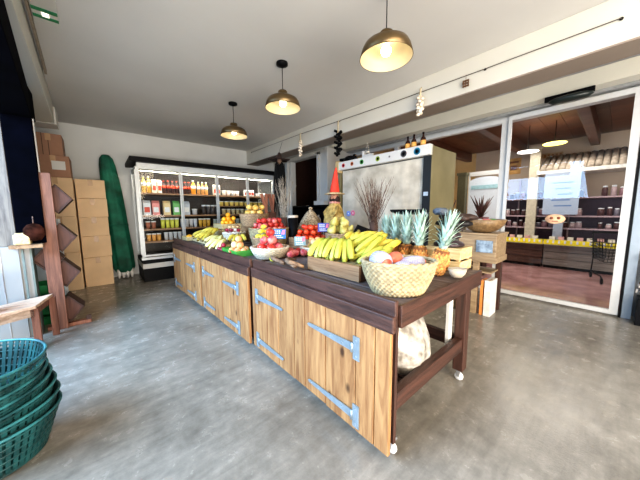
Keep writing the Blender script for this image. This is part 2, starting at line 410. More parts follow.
# ------------------------------------------------------------------ wicker
def wicker_mb(rx, ry, h, flare=.78, n=72, rows=9, th=.008, amp=.0045, stakes=24, rim=.011, tint=None, braid=True):
    mb = MB(); vs = []; rws = rows*2
    for i in range(rws+1):
        z = h*i/rws; k = flare+(1-flare)*math.sin(PI/2*z/h*.95)
        for j in range(n):
            a = 2*PI*j/n
            o = amp*math.sin(stakes*a + (PI if (i//2) % 2 else 0))*(1 if i % 2 else .25)
            vs.append(((rx*k+o)*math.cos(a), (ry*k+o)*math.sin(a), z))
    m = len(vs); tn = []
    fs = [(i*n+j, i*n+(j+1) % n, (i+1)*n+(j+1) % n, (i+1)*n+j) for i in range(rws) for j in range(n)]
    for i in range(rws):
        kk = R.uniform(.85, 1.15)
        for j in range(n):
            ov = math.sin(stakes*2*PI*(j+.5)/n + (PI if (i//2) % 2 else 0)); q = kk*(1.08 if ov > 0 else .80); tn.append((q*1.02, q, q*.96))  # random row tone; under-passes darkened, crevice shade painted into the weave
    for i in (rws, 0):
        z = h*i/rws if i else th
        k = flare+(1-flare)*math.sin(PI/2*(1 if i else 0)*.95)
        for j in range(n):
            a = 2*PI*j/n; vs.append(((rx*k-th)*math.cos(a), (ry*k-th)*math.sin(a), z))
    fs += [(rws*n+j, rws*n+(j+1) % n, m+(j+1) % n, m+j) for j in range(n)]
    fs += [(m+j, m+(j+1) % n, m+n+(j+1) % n, m+n+j) for j in range(n)]
    fs += [tuple(range(m+n, m+2*n)), tuple(range(0, n))]
    mb.add(vs, fs, tint, 0, True)
    for i_, q in enumerate(tn): mb.t[i_] = q
    return mb
def rim_mb(rx, ry, h, r=.011, n=64, twist=14):
    mb = MB(); kk = math.sin(PI/2*.95)
    for ph in (0, PI):
        pts = [((rx-.004+math.cos(twist*a+ph)*r*.5)*math.cos(a), (ry-.004+math.cos(twist*a+ph)*r*.5)*math.sin(a), h+math.sin(twist*a+ph)*r*.5) for a in [2*PI*j/n for j in range(n+1)]]
        mb.tube(pts, r*.72, 6, cap=False)
    return mb
def basket(name, label, loc, rx, ry, h, m, rz=0, flare=.78, fill=.55, fillc=None, **k):
    t = thing(name, label, 'basket', loc, rz)
    wicker_mb(rx, ry, h, flare, **k).build('woven_body', m, t)
    rim_mb(rx, ry, h).build('rim', m, t)
    if fill:
        kk = flare+(1-flare)*math.sin(PI/2*fill*.95)
        MB().lathe([(0, h*fill*.93), (.6, h*fill*.96), (.97, h*fill), (0.97, h*fill-.01), (0, h*fill-.012)], 32, sx=(rx*kk-.01), sy=(ry*kk-.01)).build('liner', fillc or mat('brown_liner_paper', (.30, .19, .11), .9, var=.3, scale=30), t)
    return t

# ------------------------------------------------------------------ fruit kinds (built once, copied)
def ell(prof_fn, n=14, k=10):
    return [prof_fn(i/k) for i in range(k+1)]
def fruit_mesh(kind, r):
    mb = MB()
    if kind == 'apple':
        pr = [(0, -.72), (.25, -.82), (.55, -.78), (.85, -.45), (1.0, .05), (.95, .45), (.7, .8), (.35, .88), (.12, .74), (0, .62)]
    elif kind == 'pear':
        pr = [(0, -.9), (.4, -.88), (.8, -.6), (.95, -.15), (.8, .3), (.5, .75), (.36, 1.1), (.25, 1.3), (0, 1.36)]
    elif kind == 'lemon':
        pr = [(0, -1.3), (.14, -1.2), (.45, -.95), (.8, -.5), (.92, 0), (.8, .5), (.45, .95), (.14, 1.2), (0, 1.3)]
    elif kind == 'mango':
        pr = [(0, -1.2), (.45, -1.08), (.82, -.65), (1., -.05), (.9, .55), (.55, 1.05), (0, 1.25)]
    elif kind == 'tomato':
        pr = [(0, -.75), (.5, -.74), (.9, -.4), (1.0, 0), (.9, .42), (.55, .72), (.2, .70), (0, .6)]
    else:
        pr = [(math.sin(PI*i/8), -math.cos(PI*i/8)) for i in range(9)]; pr[0] = (0, -1); pr[-1] = (0, 1)
    fn = (lambda t, z: 1+.035*math.cos(5*t)) if kind in ('apple', 'tomato') else None
    mb.lathe([(a*r, b*r) for a, b in pr], 14, fn=fn)
    return mb
def fmat(name, a, b, rough=.3, sc=9):
    return mat(name, a, rough, c2=b, var=.1, scale=sc)
FM = {
 'red_apple': fmat('red_apple_skin', (.50, .015, .02), (.75, .10, .06)),
 'pink_apple': fmat('pink_apple_skin', (.50, .035, .07), (.78, .26, .20), .3, 14),
 'orange': fmat('orange_skin', (.90, .34, .01), (.95, .48, .03), .45),
 'mango': fmat('mango_skin', (.85, .50, .08), (.90, .66, .25), .4),
 'lemon': fmat('lemon_skin', (.85, .68, .03), (.90, .78, .12), .4),
 'pear': fmat('pear_skin', (.55, .44, .08), (.70, .60, .22), .45),
 'tomato': fmat('tomato_skin', (.70, .03, .015), (.85, .12, .04), .2),
 'peach': fmat('peach_skin', (.80, .32, .14), (.90, .60, .28), .6),
 'plum': fmat('plum_skin', (.22, .01, .03), (.38, .03, .06), .3),
 'garlic': fmat('garlic_skin', (.72, .62, .58), (.85, .78, .72), .6),
 'onion': fmat('potato_skin', (.62, .42, .20), (.80, .62, .36), .6),
}
stemm = mat('fruit_stem', (.12, .07, .03), .8)
PROTO = {}
def fruit(name, kind, mname, r, loc, label, cat, group, stem=False):
    key = (name, kind, mname, round(r, 4))
    rot = (R.uniform(-.5, .5), R.uniform(-.5, .5), R.uniform(0, 6.28))
    if kind in ('mango', 'lemon'): rot = (PI/2+R.uniform(-.15, .15), 0, R.uniform(0, 6.28))
    if key not in PROTO:
        o = fruit_mesh(kind, r).build(name, FM[mname], None, loc, rot); tag(o, label, cat, group)
        if stem: MB().tube([(0, 0, .62*r), (.1*r, 0, 1.15*r)], .03*r+.001, 6).build('stem', stemm, o)
        PROTO[key] = o
    else:
        o = dup(PROTO[key], loc, rot, label, group)
    s = R.uniform(.93, 1.04); o.scale = (s, s, s)
    return o
def pile(cx, cy, z, rx, ry, r, layers, rz=0, dz=.78):
    out = []
    for L in range(layers):
        ax, ay = rx-L*r*.85, ry-L*r*.85; off = r if L % 2 else 0
        if ax < 0: break
        st = 2.08*r; ny = int(2*ay/(st*.87))+1
        for iy in range(-ny, ny+1):
            for ix in range(-14, 15):
                x = ix*st+(st/2 if iy % 2 else 0)+off*.9; y = iy*st*.87+off*.5
                if (x/max(ax, 1e-3))**2+(y/max(ay, 1e-3))**2 <= 1.0:
                    c, s = math.cos(rz), math.sin(rz)
                    out.append((cx+x*c-y*s+R.uniform(-.2, .2)*r, cy+x*s+y*c+R.uniform(-.2, .2)*r, z+r+L*r*2*dz+R.uniform(-.15, .15)*r*(L > 0)))
    return out
def heap(name, kind, mnames, r, P, label, cat, group, stem=False):
    for p in P:
        mn = R.choice(mnames) if isinstance(mnames, (list, tuple)) else mnames
        fruit(name, kind, mn, r, p, label, cat, group, stem)

# --- bananas
banm = mat('banana_skin', (.50, .38, .035), .5, c2=(.64, .53, .09), var=.08, scale=14)
bang = mat('greenish_banana_skin', (.34, .37, .04), .5, c2=(.56, .52, .09), var=.08, scale=10)
banp = mat('pale_banana_skin', (.60, .56, .20), .5, c2=(.72, .67, .32), var=.08, scale=10)
bandk = mat('banana_stalk', (.20, .16, .04), .8)
def banana_mb(L=.19, r=.018, curve=1.15):
    pts = []; rad = []; n = 12; Rc = L/curve
    for i in range(n+1):
        u = i/n; a = curve*(u)
        pts.append((Rc*math.sin(a), 0, -Rc*(1-math.cos(a))*1.0))
        rad.append(r*min(1, .38+2.6*u if u < .25 else 1)*(1 if u < .8 else max(.3, 1-((u-.8)/.2)**2*.75)))
    mb = MB(); mb.tube(pts, rad, 6, (1, 1, 1), smooth=False)
    for fi, f in enumerate(mb.f):
        seg = min(fi//6, n-1)
        if fi >= n*6 or seg == n-1: mb.t[fi] = (.22, .16, .12)
        elif seg == 0: mb.t[fi] = (.45, .50, .35)
        elif seg == 1: mb.t[fi] = (.75, .9, .6)
        else: k = .86+.2*((fi % 6)/5); mb.t[fi] = (k, k, k)
    return mb
def bunch(label, loc, rz, n, m, L=.19, r=.019, tilt=0., spread=.16, lift=.6, group=None, roll=0.):
    """hand: bananas radiate from a crown, arching up then down"""
    t = thing('banana_bunch', label, 'bananas', loc, rz)
    MB().lathe([(0, -.015), (.016, -.012), (.018, .008), (.010, .028), (0, .03)], 8).build('stalk_crown', bandk, t)
    src = banana_mb(L, r, 1.25).build('banana', m, t)
    for k in range(n):
        o = src if k == 0 else src.copy()
        if k: COL.objects.link(o); o.parent = t
        f = k-(n-1)/2; row = k % 2
        o.location = (0.004, f*r*.9, .004-row*.004)
        o.rotation_euler = (f*.05+roll, -lift+row*.16+tilt, f*spread)
    return t

# --- pineapple
pinem = mat('pineapple_skin', (.50, .24, .07), .65, var=.3, scale=60)
leafm = mat('pineapple_leaf', (.30, .43, .36), .55, c2=(.50, .62, .52), var=.15, scale=12)
def pineapple(label, loc, rot=(0, 0, 0), s=1., crown=1.):
    t = thing('pineapple', label, 'pineapple', loc); t.rotation_euler = rot; t.scale = (s, s, s)
    b = MB(); rows = 9; nc = 12; H = .17; rr = .056
    def pt(u, a, d=0):
        z = H*u; q = rr*math.sin(PI*min(max(.13+.78*u, 0), 1))**.55+d; return (q*math.cos(a), q*math.sin(a), z)
    for i in range(rows):
        for j in range(nc):
            a0 = 2*PI*(j+(.5 if i % 2 else 0))/nc; da = PI/nc; u = (i+.5)/rows; du = 1/rows
            v = [pt(u-du, a0), pt(u, a0+da), pt(u+du, a0), pt(u, a0-da), pt(u, a0, .008)]
            k = R.uniform(.75, 1.2)
            b.add(v, [(0, 1, 4), (1, 2, 4), (2, 3, 4), (3, 0, 4)], (k*R.uniform(.9, 1.3), k, k*.9), 0, False)
    b.lathe([(0, .0), (.03, .0), (rr*.8, .015), (rr*.93, H/2), (rr*.8, H*.95), (0, H)], 12, tint=(.4, .3, .25))
    b.build('fruit_body', pinem, t)
    c = MB()
    for k in range(46):
        u = k/46; a = k*2.4; tl = (1.15-.95*u)*.95; L = (.10+.10*min(1, u*1.8))*crown; base = .018*(1-u*.6)
        pts = []; wd = .0145
        for q in range(6):
            s_ = q/5; th = tl*(.35+.75*s_)*(1-.25*u)
            rad = base+L*s_*math.sin(min(th, 1.35))*.62; zz = H-.005+u*.085*crown+L*s_*math.cos(th)*.95
            pts.append((rad, zz, wd*(1-s_)**.6+.0008))
        vs = []
        ca, sa = math.cos(a), math.sin(a)
        for rd, zz, w_ in pts:
            for e, dz in ((-1, .003), (0, 0), (1, .003)):
                vs.append((rd*ca-e*w_*sa, rd*sa+e*w_*ca, zz+dz))
        fs = []
        for q in range(5):
            fs += [(q*3, q*3+1, q*3+4, q*3+3), (q*3+1, q*3+2, q*3+5, q*3+4)]
        g = R.uniform(.8, 1.25); c.add(vs, fs, (g, g, g), 0, True)
    c.build('leaf_crown', leafm, t)
    return t

# --- price cards
bluem = mat('blue_card', (.03, .16, .48), .4, var=.05); whm = mat('card_white_print', (.85, .88, .9), .5, var=.02); pinkm = mat('pink_print', (.75, .18, .28), .5)
def price_card(label, loc, rz, w=.11, h=.085, tilt=-.25, c=bluem):
    t = thing('price_card', label, 'price card', loc, rz)
    t.rotation_euler = (tilt, 0, rz)
    MB().box(-w/2, w/2, -.0015, .0015, .02, .02+h).build('card', c, t)
    p = MB()
    for k in range(3):
        x = -w*.36+k*.022
        p.box(x, x+.013, -.0028, -.0017, .02+h*.52, .02+h*.86); p.box(x+.003, x+.010, -.0034, -.0029, .02+h*.6, .02+h*.78, mi=1)
    for k in range(4): p.box(-w*.36+k*.018, -w*.36+k*.018+.013, -.0028, -.0017, .02+h*.26, .02+h*.36)
    p.box(-w*.36, w*.3, -.0028, -.0017, .02+h*.10, .02+h*.15)
    p.prism([(w*.16, .02+h*.45), (w*.42, .02+h*.45), (w*.46, .02+h*.9), (w*.26, .02+h*.9)], -.0028, -.0017, 'y', mi=2)
    p.build('lettering', [whm, c, pinkm], t)
    MB().tube([(0, 0, -.03), (0, 0, .022)], .002, 6).build('pick', greym, t)
    return t

# ------------------------------------------------------------------ near cart contents
# oval basket with netted fruit
BX, BY = 1.225, .762
basket('oval_basket', 'large pale oval wicker basket at the front corner holding net wrapped fruit', (BX, BY, TZ+.003), .20, .150, .175, wick, math.radians(-42), .68, .62, mat('white_tissue', (.75, .72, .68), .8, var=.1), rows=13, stakes=36, n=216, amp=.005)
def netm():
    m, nt, b = _nodes('foam_net')
    tc = nt.nodes.new('ShaderNodeTexCoord'); vo = nt.nodes.new('ShaderNodeTexVoronoi'); vo.inputs['Scale'].default_value = 105
    vo.inputs['Randomness'].default_value = .25
    nt.links.new(tc.outputs['Object'], vo.inputs['Vector'])
    rp = nt.nodes.new('ShaderNodeValToRGB'); rp.color_ramp.elements[0].color = (.34, .30, .50, 1); rp.color_ramp.elements[0].position = .28
    rp.color_ramp.elements[1].color = (.48, .46, .52, 1); rp.color_ramp.elements[1].position = .55
    nt.links.new(vo.outputs['Distance'], rp.inputs[0]); nt.links.new(rp.outputs[0], b.inputs['Base Color']); b.inputs['Roughness'].default_value = .7
    return m
netmat = netm(); papaya = mat('papaya_skin', (.55, .10, .07), .35, c2=(.75, .22, .12), scale=8)
for (dx, dy, dz, rz, r, L, lab) in ((-.085, .055, .178, 1.2, .053, .066, 'net wrapped papaya standing proud at the left side of the oval basket'),
                                    (.07, -.04, .160, -.75, .038, .078, 'net wrapped papaya lying along the front right of the oval basket'),
                                    (.055, .04, .168, .5, .036, .060, 'net wrapped papaya tilted up in the back of the oval basket'),
                                    (-.03, -.045, .150, -.9, .034, .055, 'net wrapped papaya lying low in the front left of the oval basket')):
    t = thing('netted_papaya', lab, 'papaya', (BX+dx, BY+dy, TZ+dz), rz)
    MB().lathe([(0, -L), (r*.6, -L*.88), (r*.95, -L*.4), (r, .1*L), (r*.8, .65*L), (r*.3, .97*L), (0, L)], 18, M=Matrix.Rotation(PI/2-.15, 4, 'Y')).build('fruit_flesh', papaya, t)
    MB().lathe([(r*.75, -L*.84), (r*1.04, -L*.4), (r*1.09, .1*L), (r*.92, .6*L), (r*.62, .85*L)], 20, M=Matrix.Rotation(PI/2-.15, 4, 'Y')).build('foam_net_sleeve', netmat, t)
t = MB().lathe([(0, -.07), (.02, -.062), (.035, -.02), (.035, .03), (.015, .065), (0, .07)], 16, M=Matrix.Rotation(PI/2, 4, 'Y')).build('papaya', papaya, None, (BX+.005, BY+.03, TZ+.188), (0, 0, .1))
tag(t, 'bare red papaya among the net wrapped ones in the oval basket', 'papaya')
MB().tube([(.068, 0, 0), (.078, 0, .002)], .004, 6).build('stem', stemm, t)

# banana crate
t = thing('banana_crate', 'shallow wooden crate overflowing with the big heap of bananas', 'crate', (1.20, 1.02, TZ), 0)
c = MB(); c.box(0, .02, 0, .52, .005, .105, (1.3, 1.2, 1.1)); c.box(.40, .42, 0, .52, .005, .105); c.box(.02, .40, 0, .018, .005, .105, (.28, .2, .18)); c.box(.02, .40, .502, .52, .005, .105)
for i_ in range(len(c.t)): c.t[i_] = tuple(q*.7 for q in c.t[i_])
c.build('crate_sides', midw, t, bevel=.002)
MB().box(0.02, .40, .018, .502, .002, .012).build('crate_floor', midw, t)
MB().box(.022, .398, .02, .5, .012, .085).build('crumpled_paper', mat('kraft_paper', (.25, .2, .1), .9, var=.3, scale=30, bump=.8), t)
bl = 'yellow bananas heaped in the wooden crate'
for (x, y, z, rz, n, m, lf, lab) in (
    (1.40, 1.50, 1.025, 200, 5, bang, -.12, 'greenish banana bunch hanging over the far left end of the crate'),
    (1.41, 1.355, 1.035, 206, 5, bang, -.12, 'greenish banana bunch second from the left in the crate'),
    (1.60, 1.37, 1.07, 212, 5, banm, .0, 'banana bunch crowning the left of the crate heap'),
    (1.60, 1.185, 1.06, 178, 6, bang, .0, 'banana bunch arching over the middle of the crate front'),
    (1.68, 1.20, 1.07, 176, 6, banm, .05, 'long banana bunch stretched across the top right of the crate heap'),
    (1.68, 1.07, 1.02, 174, 5, banm, .05, 'banana bunch at the far right of the heap beside the pineapples'),
    (1.70, 1.38, .960, 170, 4, banm, .25, 'small banana bunch at the back of the crate heap'),
    (1.55, 1.06, .985, 180, 5, bang, .0, 'banana bunch lowest at the front right of the crate')):
    if y < 1.2 or x > 1.65: bunch(lab, (x, y, z), math.radians(rz), n, m, .28, .0245, 0, .12, lf, None, -.75)
    else: bunch(lab, (x, y, z), math.radians(rz), n, m, .225, .0245, 0, .17, lf)
# driftwood horns
hm = mat('driftwood', (.11, .06, .035), .75, c2=(.26, .17, .11), var=.2, scale=20, bump=.5)
for k, (x, y, rz, L, lab) in enumerate(((1.15, 1.68, .95, .30, 'curved dark driftwood horn lying highest beside the banana crate'), (1.11, 1.84, 1.25, .25, 'curved driftwood horn lying nearest the white wicker basket'), (1.12, 1.60, 1.45, .18, 'short pale driftwood piece lying against the front lip'))):
    pts = [(L*(u-.5), .07*math.sin(PI*u)-.03, .035+.03*math.sin(PI*u)) for u in [i/10 for i in range(11)]]
    o = MB().tube(pts, [.006+.013*math.sin(PI*min(1, .15+.8*i/10)) for i in range(11)], 8, (1.5, 1.4, 1.2) if k == 2 else None).build('driftwood_horn', hm, None, (x, y, TZ), (0, 0, rz)); tag(o, lab, 'driftwood')
# pineapples
for (x, y, s, cr, rot, lab) in ((1.92, 1.32, 1.04, .92, 0.3, 'leftmost pineapple of the row, mostly behind the bananas'),
                        (1.88, 1.20, 1.05, .95, 1.1, 'second pineapple from the left in the row, behind the banana tips'),
                        (1.83, 1.07, 1.08, .95, 2.0, 'third pineapple from the left, standing clear of the bananas'),
                        (1.80, .945, 1.10, .95, 3.0, 'fourth pineapple from the left in the row')):
    pineapple(lab, (x, y, TZ+.003), (0, 0, rot), s, cr)
pineapple('rightmost pineapple, tallest crown, leaning by the small white bowl', (1.745, .790, TZ+.012), (math.radians(6), math.radians(-10), 1.4), 1.06, 1.0)
# small bowl
t = thing('small_bowl', 'small white oval bowl at the far end of the near cart beside the leaning pineapple', 'bowl', (1.76, .655, TZ+.011), -.6)
MB().lathe([(0, .0), (.045, 0), (.075, .025), (.09, .06), (.084, .06), (.07, .03), (.04, .01), (0, .01)], 28, sx=.7, sy=.5).build('bowl_body', mat('cream_ceramic', (.42, .36, .28), .5), t)
MB().lathe([(0, .03), (.04, .05), (.06, .048), (.068, .035), (0, .02)], 16, sx=.7, sy=.5).build('tissue', mat('white_tissue', (.75, .72, .68), .8), t)
# wooden crate with scale base
t = thing('pale_slatted_crate', 'pale slatted wooden crate standing behind the pineapples under the dark scale', 'crate', (1.92, .70, TZ+.001), 0)
c = MB()
for z in (.01, .095): c.box(0, .015, 0, .26, z, z+.07, jt(None)); c.box(.205, .22, 0, .26, z, z+.07, jt(None)); c.box(0.015, .205, 0, .012, z, z+.07, jt(None)); c.box(.015, .205, .248, .26, z, z+.07, jt(None))
for x in (.016, .18):
    for y in (.013, .222): c.box(x, x+.025, y, y+.025, 0, .165)
c.build('slats', palew, t, bevel=.002)
MB().box(.0, .22, 0, .26, .166, .176).build('top_board', palew, t)
t = thing('kitchen_scale', 'dark round iron scale base standing on the pale slatted crate', 'scale', (2.03, .83, TZ+.178))
MB().lathe([(0, 0), (.10, 0), (.11, .012), (.10, .03), (.07, .045), (.065, .06), (.082, .068), (.082, .10), (.06, .108), (0, .108)], 28).build('base', mat('dark_iron', (.045, .03, .035), .4, .3), t)
MB().lathe([(0, .108), (.05, .108), (.09, .12), (.095, .128), (0, .122)], 24).build('pan', mat('dark_iron', (.045, .03, .035), .4, .3), t)
for i, (dx, dy, dz, sx, sy, lab, c) in enumerate(((.03, -.02, .02, .19, .09, 'crumpled black shopping bag lowest of the dark heap on the scale', (.006, .005, .006)), (.05, -.03, .065, .21, .075, 'folded dark brown cloth on top of the black bag heap', (.03, .014, .01)), (-.02, .06, .11, .07, .05, 'small blue and white packet topping the dark heap', (.09, .11, .14)))):
    o = MB()
    o.lathe([(0, -.028), (.7, -.026), (1, -.01), (.95, .012), (.6, .028), (0, .03)], 20, sx=sx*.75, sy=sy*1.3, fn=lambda t, z: 1+.16*math.sin(5*t+i*2+z*40))
    o = o.build(('folded_bag', 'folded_cloth', 'packet')[i], mat('heap_%d' % i, c, .5, var=.5, scale=25, bump=.8), None, (2.05+dx, .84+dy, TZ+.178+.13+dz+.025), (.0, 0, .6+i*.5)); tag(o, lab, 'bag' if i == 0 else ('cloth' if i == 1 else 'packet'))

# plastic bag under the cart
pb = mat('clear_plastic_bag', (.34, .30, .25), .2, var=.3, scale=16, bump=1.0, c2=(.62, .58, .52)); pb.node_tree.nodes['Principled BSDF'].inputs['Alpha'].default_value = .78
m = MB()
def bagf(t, z): return 1+.07*math.sin(3*t+9*z)+.05*math.sin(7*t-14*z)+.03*math.sin(13*t+30*z)
m.lathe([(0, 0), (.15, 0), (.22, .04), (.245, .12), (.235, .2), (.19, .29), (.12, .35), (.05, .375), (0, .37)], 40, fn=bagf, sx=1.0, sy=.8)
o = m.build('plastic_bag', pb, None, (1.45, .905, .24), (0, .0, .2)); o.scale = (1.08, 1.08, 1.04); tag(o, 'crumpled translucent plastic bag stuffed under the near end of the cart', 'bag')

# ------------------------------------------------------------------ middle & far cart contents
# white wicker basket of apples
basket('apple_basket', 'white wicker basket of pink apples at the front, by the blue price card', (1.26, 2.22, TZ+.002), .185, .185, .10, wickw, 0, .72, .5)
P_ = pile(1.26, 2.22, TZ+.053, .135, .135, .046, 3)
heap('apple', 'apple', ['pink_apple', 'pink_apple', 'red_apple'], .046, P_, 'apple in the white wicker basket at the cart front', 'apple', 'apples in the front white wicker basket', True)
heap('apple', 'apple', ['pink_apple', 'red_apple'], .038, [(1.37+.078*i, 2.02+.03*(i % 2), TZ+.039) for i in range(3)]+[(1.47+.078*i, 2.14, TZ+.039) for i in range(2)]+[(1.50, 2.22, TZ+.039), (1.51, 2.33, TZ+.039)], 'loose apple lying on the boards behind the front white basket', 'apple', 'loose apples by the white basket')
fruit('lemon', 'lemon', 'lemon', .03, (1.15, 1.985, TZ+.031), 'single yellow lemon lying beside the front white wicker basket', 'lemon', None)
price_card('blue price card standing among the apples of the front basket', (1.33, 2.16, TZ+.165), math.radians(-38), .13, .095)
price_card('pale printed price card standing in front of the peach basket', (1.47, 2.0, TZ+.10), math.radians(-30), .11, .09, -.3, mat('teal_card', (.18, .32, .36), .4))
# peach basket
basket('peach_basket', 'white wicker basket of peaches between the apples and the banana crate', (1.70, 2.02, TZ+.012), .165, .15, .07, wickw, 0, .75, .5)
heap('peach', 'other', ['peach', 'onion', 'pear'], .036, pile(1.70, 2.02, TZ+.05, .13, .12, .036, 2), 'peach in the white basket left of the banana crate', 'peach', 'peaches in the white basket')
# tomatoes tray
t = thing('tomato_tray', 'flat wooden tray heaped with tomatoes at the back edge of the cart', 'tray', (1.93, 2.42, TZ+.01), 0)
MB().box(-.16, .16, -.2, .2, .08, .095).build('tray_floor', midw, t)
c = MB(); c.box(-.17, -.155, -.21, .21, 0, .125); c.box(.155, .17, -.21, .21, 0, .125); c.box(-.155, .155, -.21, -.198, 0, .125); c.box(-.155, .155, .198, .21, 0, .125); c.build('tray_sides', midw, t)
heap('tomato', 'tomato', 'tomato', .037, pile(1.93, 2.42, TZ+.107, .145, .185, .037, 3), 'red tomato heaped on the flat wooden tray', 'tomato', 'tomatoes on the wooden tray', True)
price_card('blue and red price card standing at the right of the tomato heap', (1.92, 2.16, TZ+.20), math.radians(-40), .13, .10, -.2, mat('navy_card', (.04, .07, .35), .4))
# big red apple basket
t = basket('deep_apple_basket', 'deep pale wicker basket heaped with small red apples, behind the yellow lemons', (1.72, 3.03, TZ+.002), .27, .25, .23, wick, 0, .82, .78, rows=10)
heap('apple', 'apple', ['red_apple', 'red_apple', 'pink_apple'], .036, pile(1.72, 3.03, TZ+.185, .215, .2, .036, 3), 'small red apple in the deep pale wicker basket', 'apple', 'red apples in the deep basket', True)
# lemons bowl
basket('lemon_basket', 'low brown basket of lemons in front of the deep red apple basket', (1.43, 2.66, TZ+.004), .16, .13, .15, wickb, .9, .85, .75)
heap('lemon', 'lemon', 'lemon', .028, pile(1.43, 2.66, TZ+.135, .125, .10, .034, 3, .9), 'lemon heaped in the low brown basket', 'lemon', 'lemons in the low brown basket')
# green tray of peaches/plums
t = thing('green_fruit_tray', 'small green cardboard fruit tray with a red mark at the cart front edge', 'tray', (1.115, 2.63, TZ+.036), 0)
gm = mat('green_card_tray', (.08, .36, .06), .5)
c = MB(); c.prism([(-.10, 0), (.10, 0), (.115, .06), (-.115, .06)], -.20, -.193, 'y'); c.prism([(-.10, 0), (.10, 0), (.115, .06), (-.115, .06)], .193, .2, 'y')
c.add([(-.10, -.2, 0), (-.10, .2, 0), (-.115, .2, .06), (-.115, -.2, .06)], [(0, 1, 2, 3)]); c.add([(.10, -.2, 0), (.10, .2, 0), (.115, .2, .06), (.115, -.2, .06)], [(0, 1, 2, 3)])
c.build('tray_sides', gm, t, (0, 0, -.034)); MB().box(-.10, .10, -.193, .193, -.034, -.03).build('tray_floor', gm, t)
MB().lathe([(0, 0), (.022, 0), (0, .0015)], 12, M=Matrix.Translation((-.1095, -.04, -.004)) @ Matrix.Rotation(-PI/2-.24, 4, 'Y')).build('red_mark', mat('red_print', (.7, .08, .04), .5), t)
heap('peach', 'other', ['peach', 'peach', 'onion'], .036, [p for p in pile(1.115, 2.63, TZ+.008, .085, .17, .036, 3) if True], 'peach in the small green fruit tray', 'peach', 'peaches in the green tray')
heap('plum', 'other', 'plum', .028, [(1.02, 2.86+.058*i, TZ+.029) for i in range(3)]+[(1.075, 2.87+.058*i, TZ+.029) for i in range(3)]+[(1.05, 2.90, TZ+.075)], 'dark red plum lying left of the green fruit tray', 'plum', 'plums beside the green tray')
# banana bunches at front (pale) + middle
for (x, y, z, rz, n, m, L, lf, lab) in (
    (1.13, 3.10, .905, math.radians(205), 5, banp, .22, .25, 'pale banana bunch overhanging the cart front edge by the green tray'),
    (1.16, 3.26, .900, math.radians(225), 4, banp, .22, .30, 'pale banana bunch left of the overhanging one'),
    (1.20, 3.42, .920, math.radians(215), 5, banp, .2, .30, 'pale yellow banana bunch in the middle of the row behind the overhanging ones'),
    (1.40, 3.30, .930, math.radians(240), 5, banm, .2, .30, 'yellow banana bunch left of the peaches, by the cart middle'),
    (1.35, 3.95, .985, math.radians(190), 6, banm, .24, .35, 'bright yellow banana bunch arching highest on the far cart'),
    (1.22, 3.85, .93, math.radians(200), 5, banm, .22, .35, 'yellow banana bunch on the far cart in front of the arching one'),
    (1.26, 4.20, .94, math.radians(160), 5, banm, .22, .3, 'yellow banana bunch spilling toward the far end of the row')):
    bunch(lab, (x, y, z), rz, n, m, L, .022, 0, .17, lf)
for (x, y, a, b, h, lab) in ((1.28, 3.95, .2, .34, .08, 'low wooden box under the yellow bananas on the far cart'), (1.22, 3.27, .14, .22, .045, 'flat wooden box under the pale bananas in the middle of the row')):
    t = thing('low_wooden_box', lab, 'box', (x, y, TZ+.012))
    c = MB(); c.box(-a, a, -b, -b+.012, 0, h); c.box(-a, a, b-.012, b, 0, h); c.box(-a, -a+.012, -b+.012, b-.012, 0, h); c.box(a-.012, a, -b+.012, b-.012, 0, h); c.build('box_sides', palew, t)
    MB().box(-a+.012, a-.012, -b+.012, b-.012, .0, h*.8).build('filling', mat('kraft_paper', (.25, .2, .1), .9), t)
t = thing('orange_crate', 'low pale crate of oranges at the far left end of the produce row', 'crate', (1.13, 4.44, TZ+.012))
c = MB(); a, b, h = .13, .14, .06; c.box(-a, a, -b, -b+.01, 0, h); c.box(-a, a, b-.01, b, 0, h); c.box(-a, -a+.01, -b+.01, b-.01, 0, h); c.box(a-.01, a, -b+.01, b-.01, 0, h); c.build('crate_sides', palew, t)
MB().box(-a+.01, a-.01, -b+.01, b-.01, 0, .01).build('crate_floor', palew, t)
heap('orange', 'orange', ['orange', 'mango'], .034, pile(1.13, 4.44, TZ+.024, .085, .095, .034, 1), 'orange in the low pale crate at the far left end', 'orange', 'oranges in the low crate')
# oranges pyramid
t = thing('tall_orange_crate', 'tall brown crate carrying the pyramid of oranges', 'crate', (1.58, 4.12, TZ+.005))
c = MB(); a, b, h = .17, .19, .27
for z in (0, .09, .18):
    c.box(-a, a, -b, -b+.012, z, z+.08, jt(None)); c.box(-a, a, b-.012, b, z, z+.08, jt(None)); c.box(-a, -a+.012, -b+.012, b-.012, z, z+.08, jt(None)); c.box(a-.012, a, -b+.012, b-.012, z, z+.08, jt(None))
c.build('slats', palew, t); MB().box(-a+.012, a-.012, -b+.012, b-.012, .22, .235).build('shelf_board', palew, t)
heap('orange', 'orange', 'orange', .038, pile(1.58, 4.12, TZ+.245, .13, .15, .038, 3), 'orange stacked in the tall pyramid', 'orange', 'oranges of the pyramid')
# garlic baskets
for (x, y, lab, g) in ((1.42, 3.62, 'low white basket of garlic and shallots in front of the deep mango basket', 'right'), (1.62, 3.72, 'low white basket of shallots in front of the orange pyramid', 'left')):
    if g == 'left': continue
    basket('garlic_basket', lab, (x+.06, y+.02, TZ+.05), .16, .14, .1, wickw, 0, .78, .6)
    heap('garlic_bulb', 'tomato', ['garlic', 'garlic', 'onion', 'plum'], .028, pile(x+.06, y+.02, TZ+.12, .13, .11, .028, 3), 'garlic bulb in the low white basket behind the yellow bananas', 'garlic', 'garlic bulbs in the white basket')
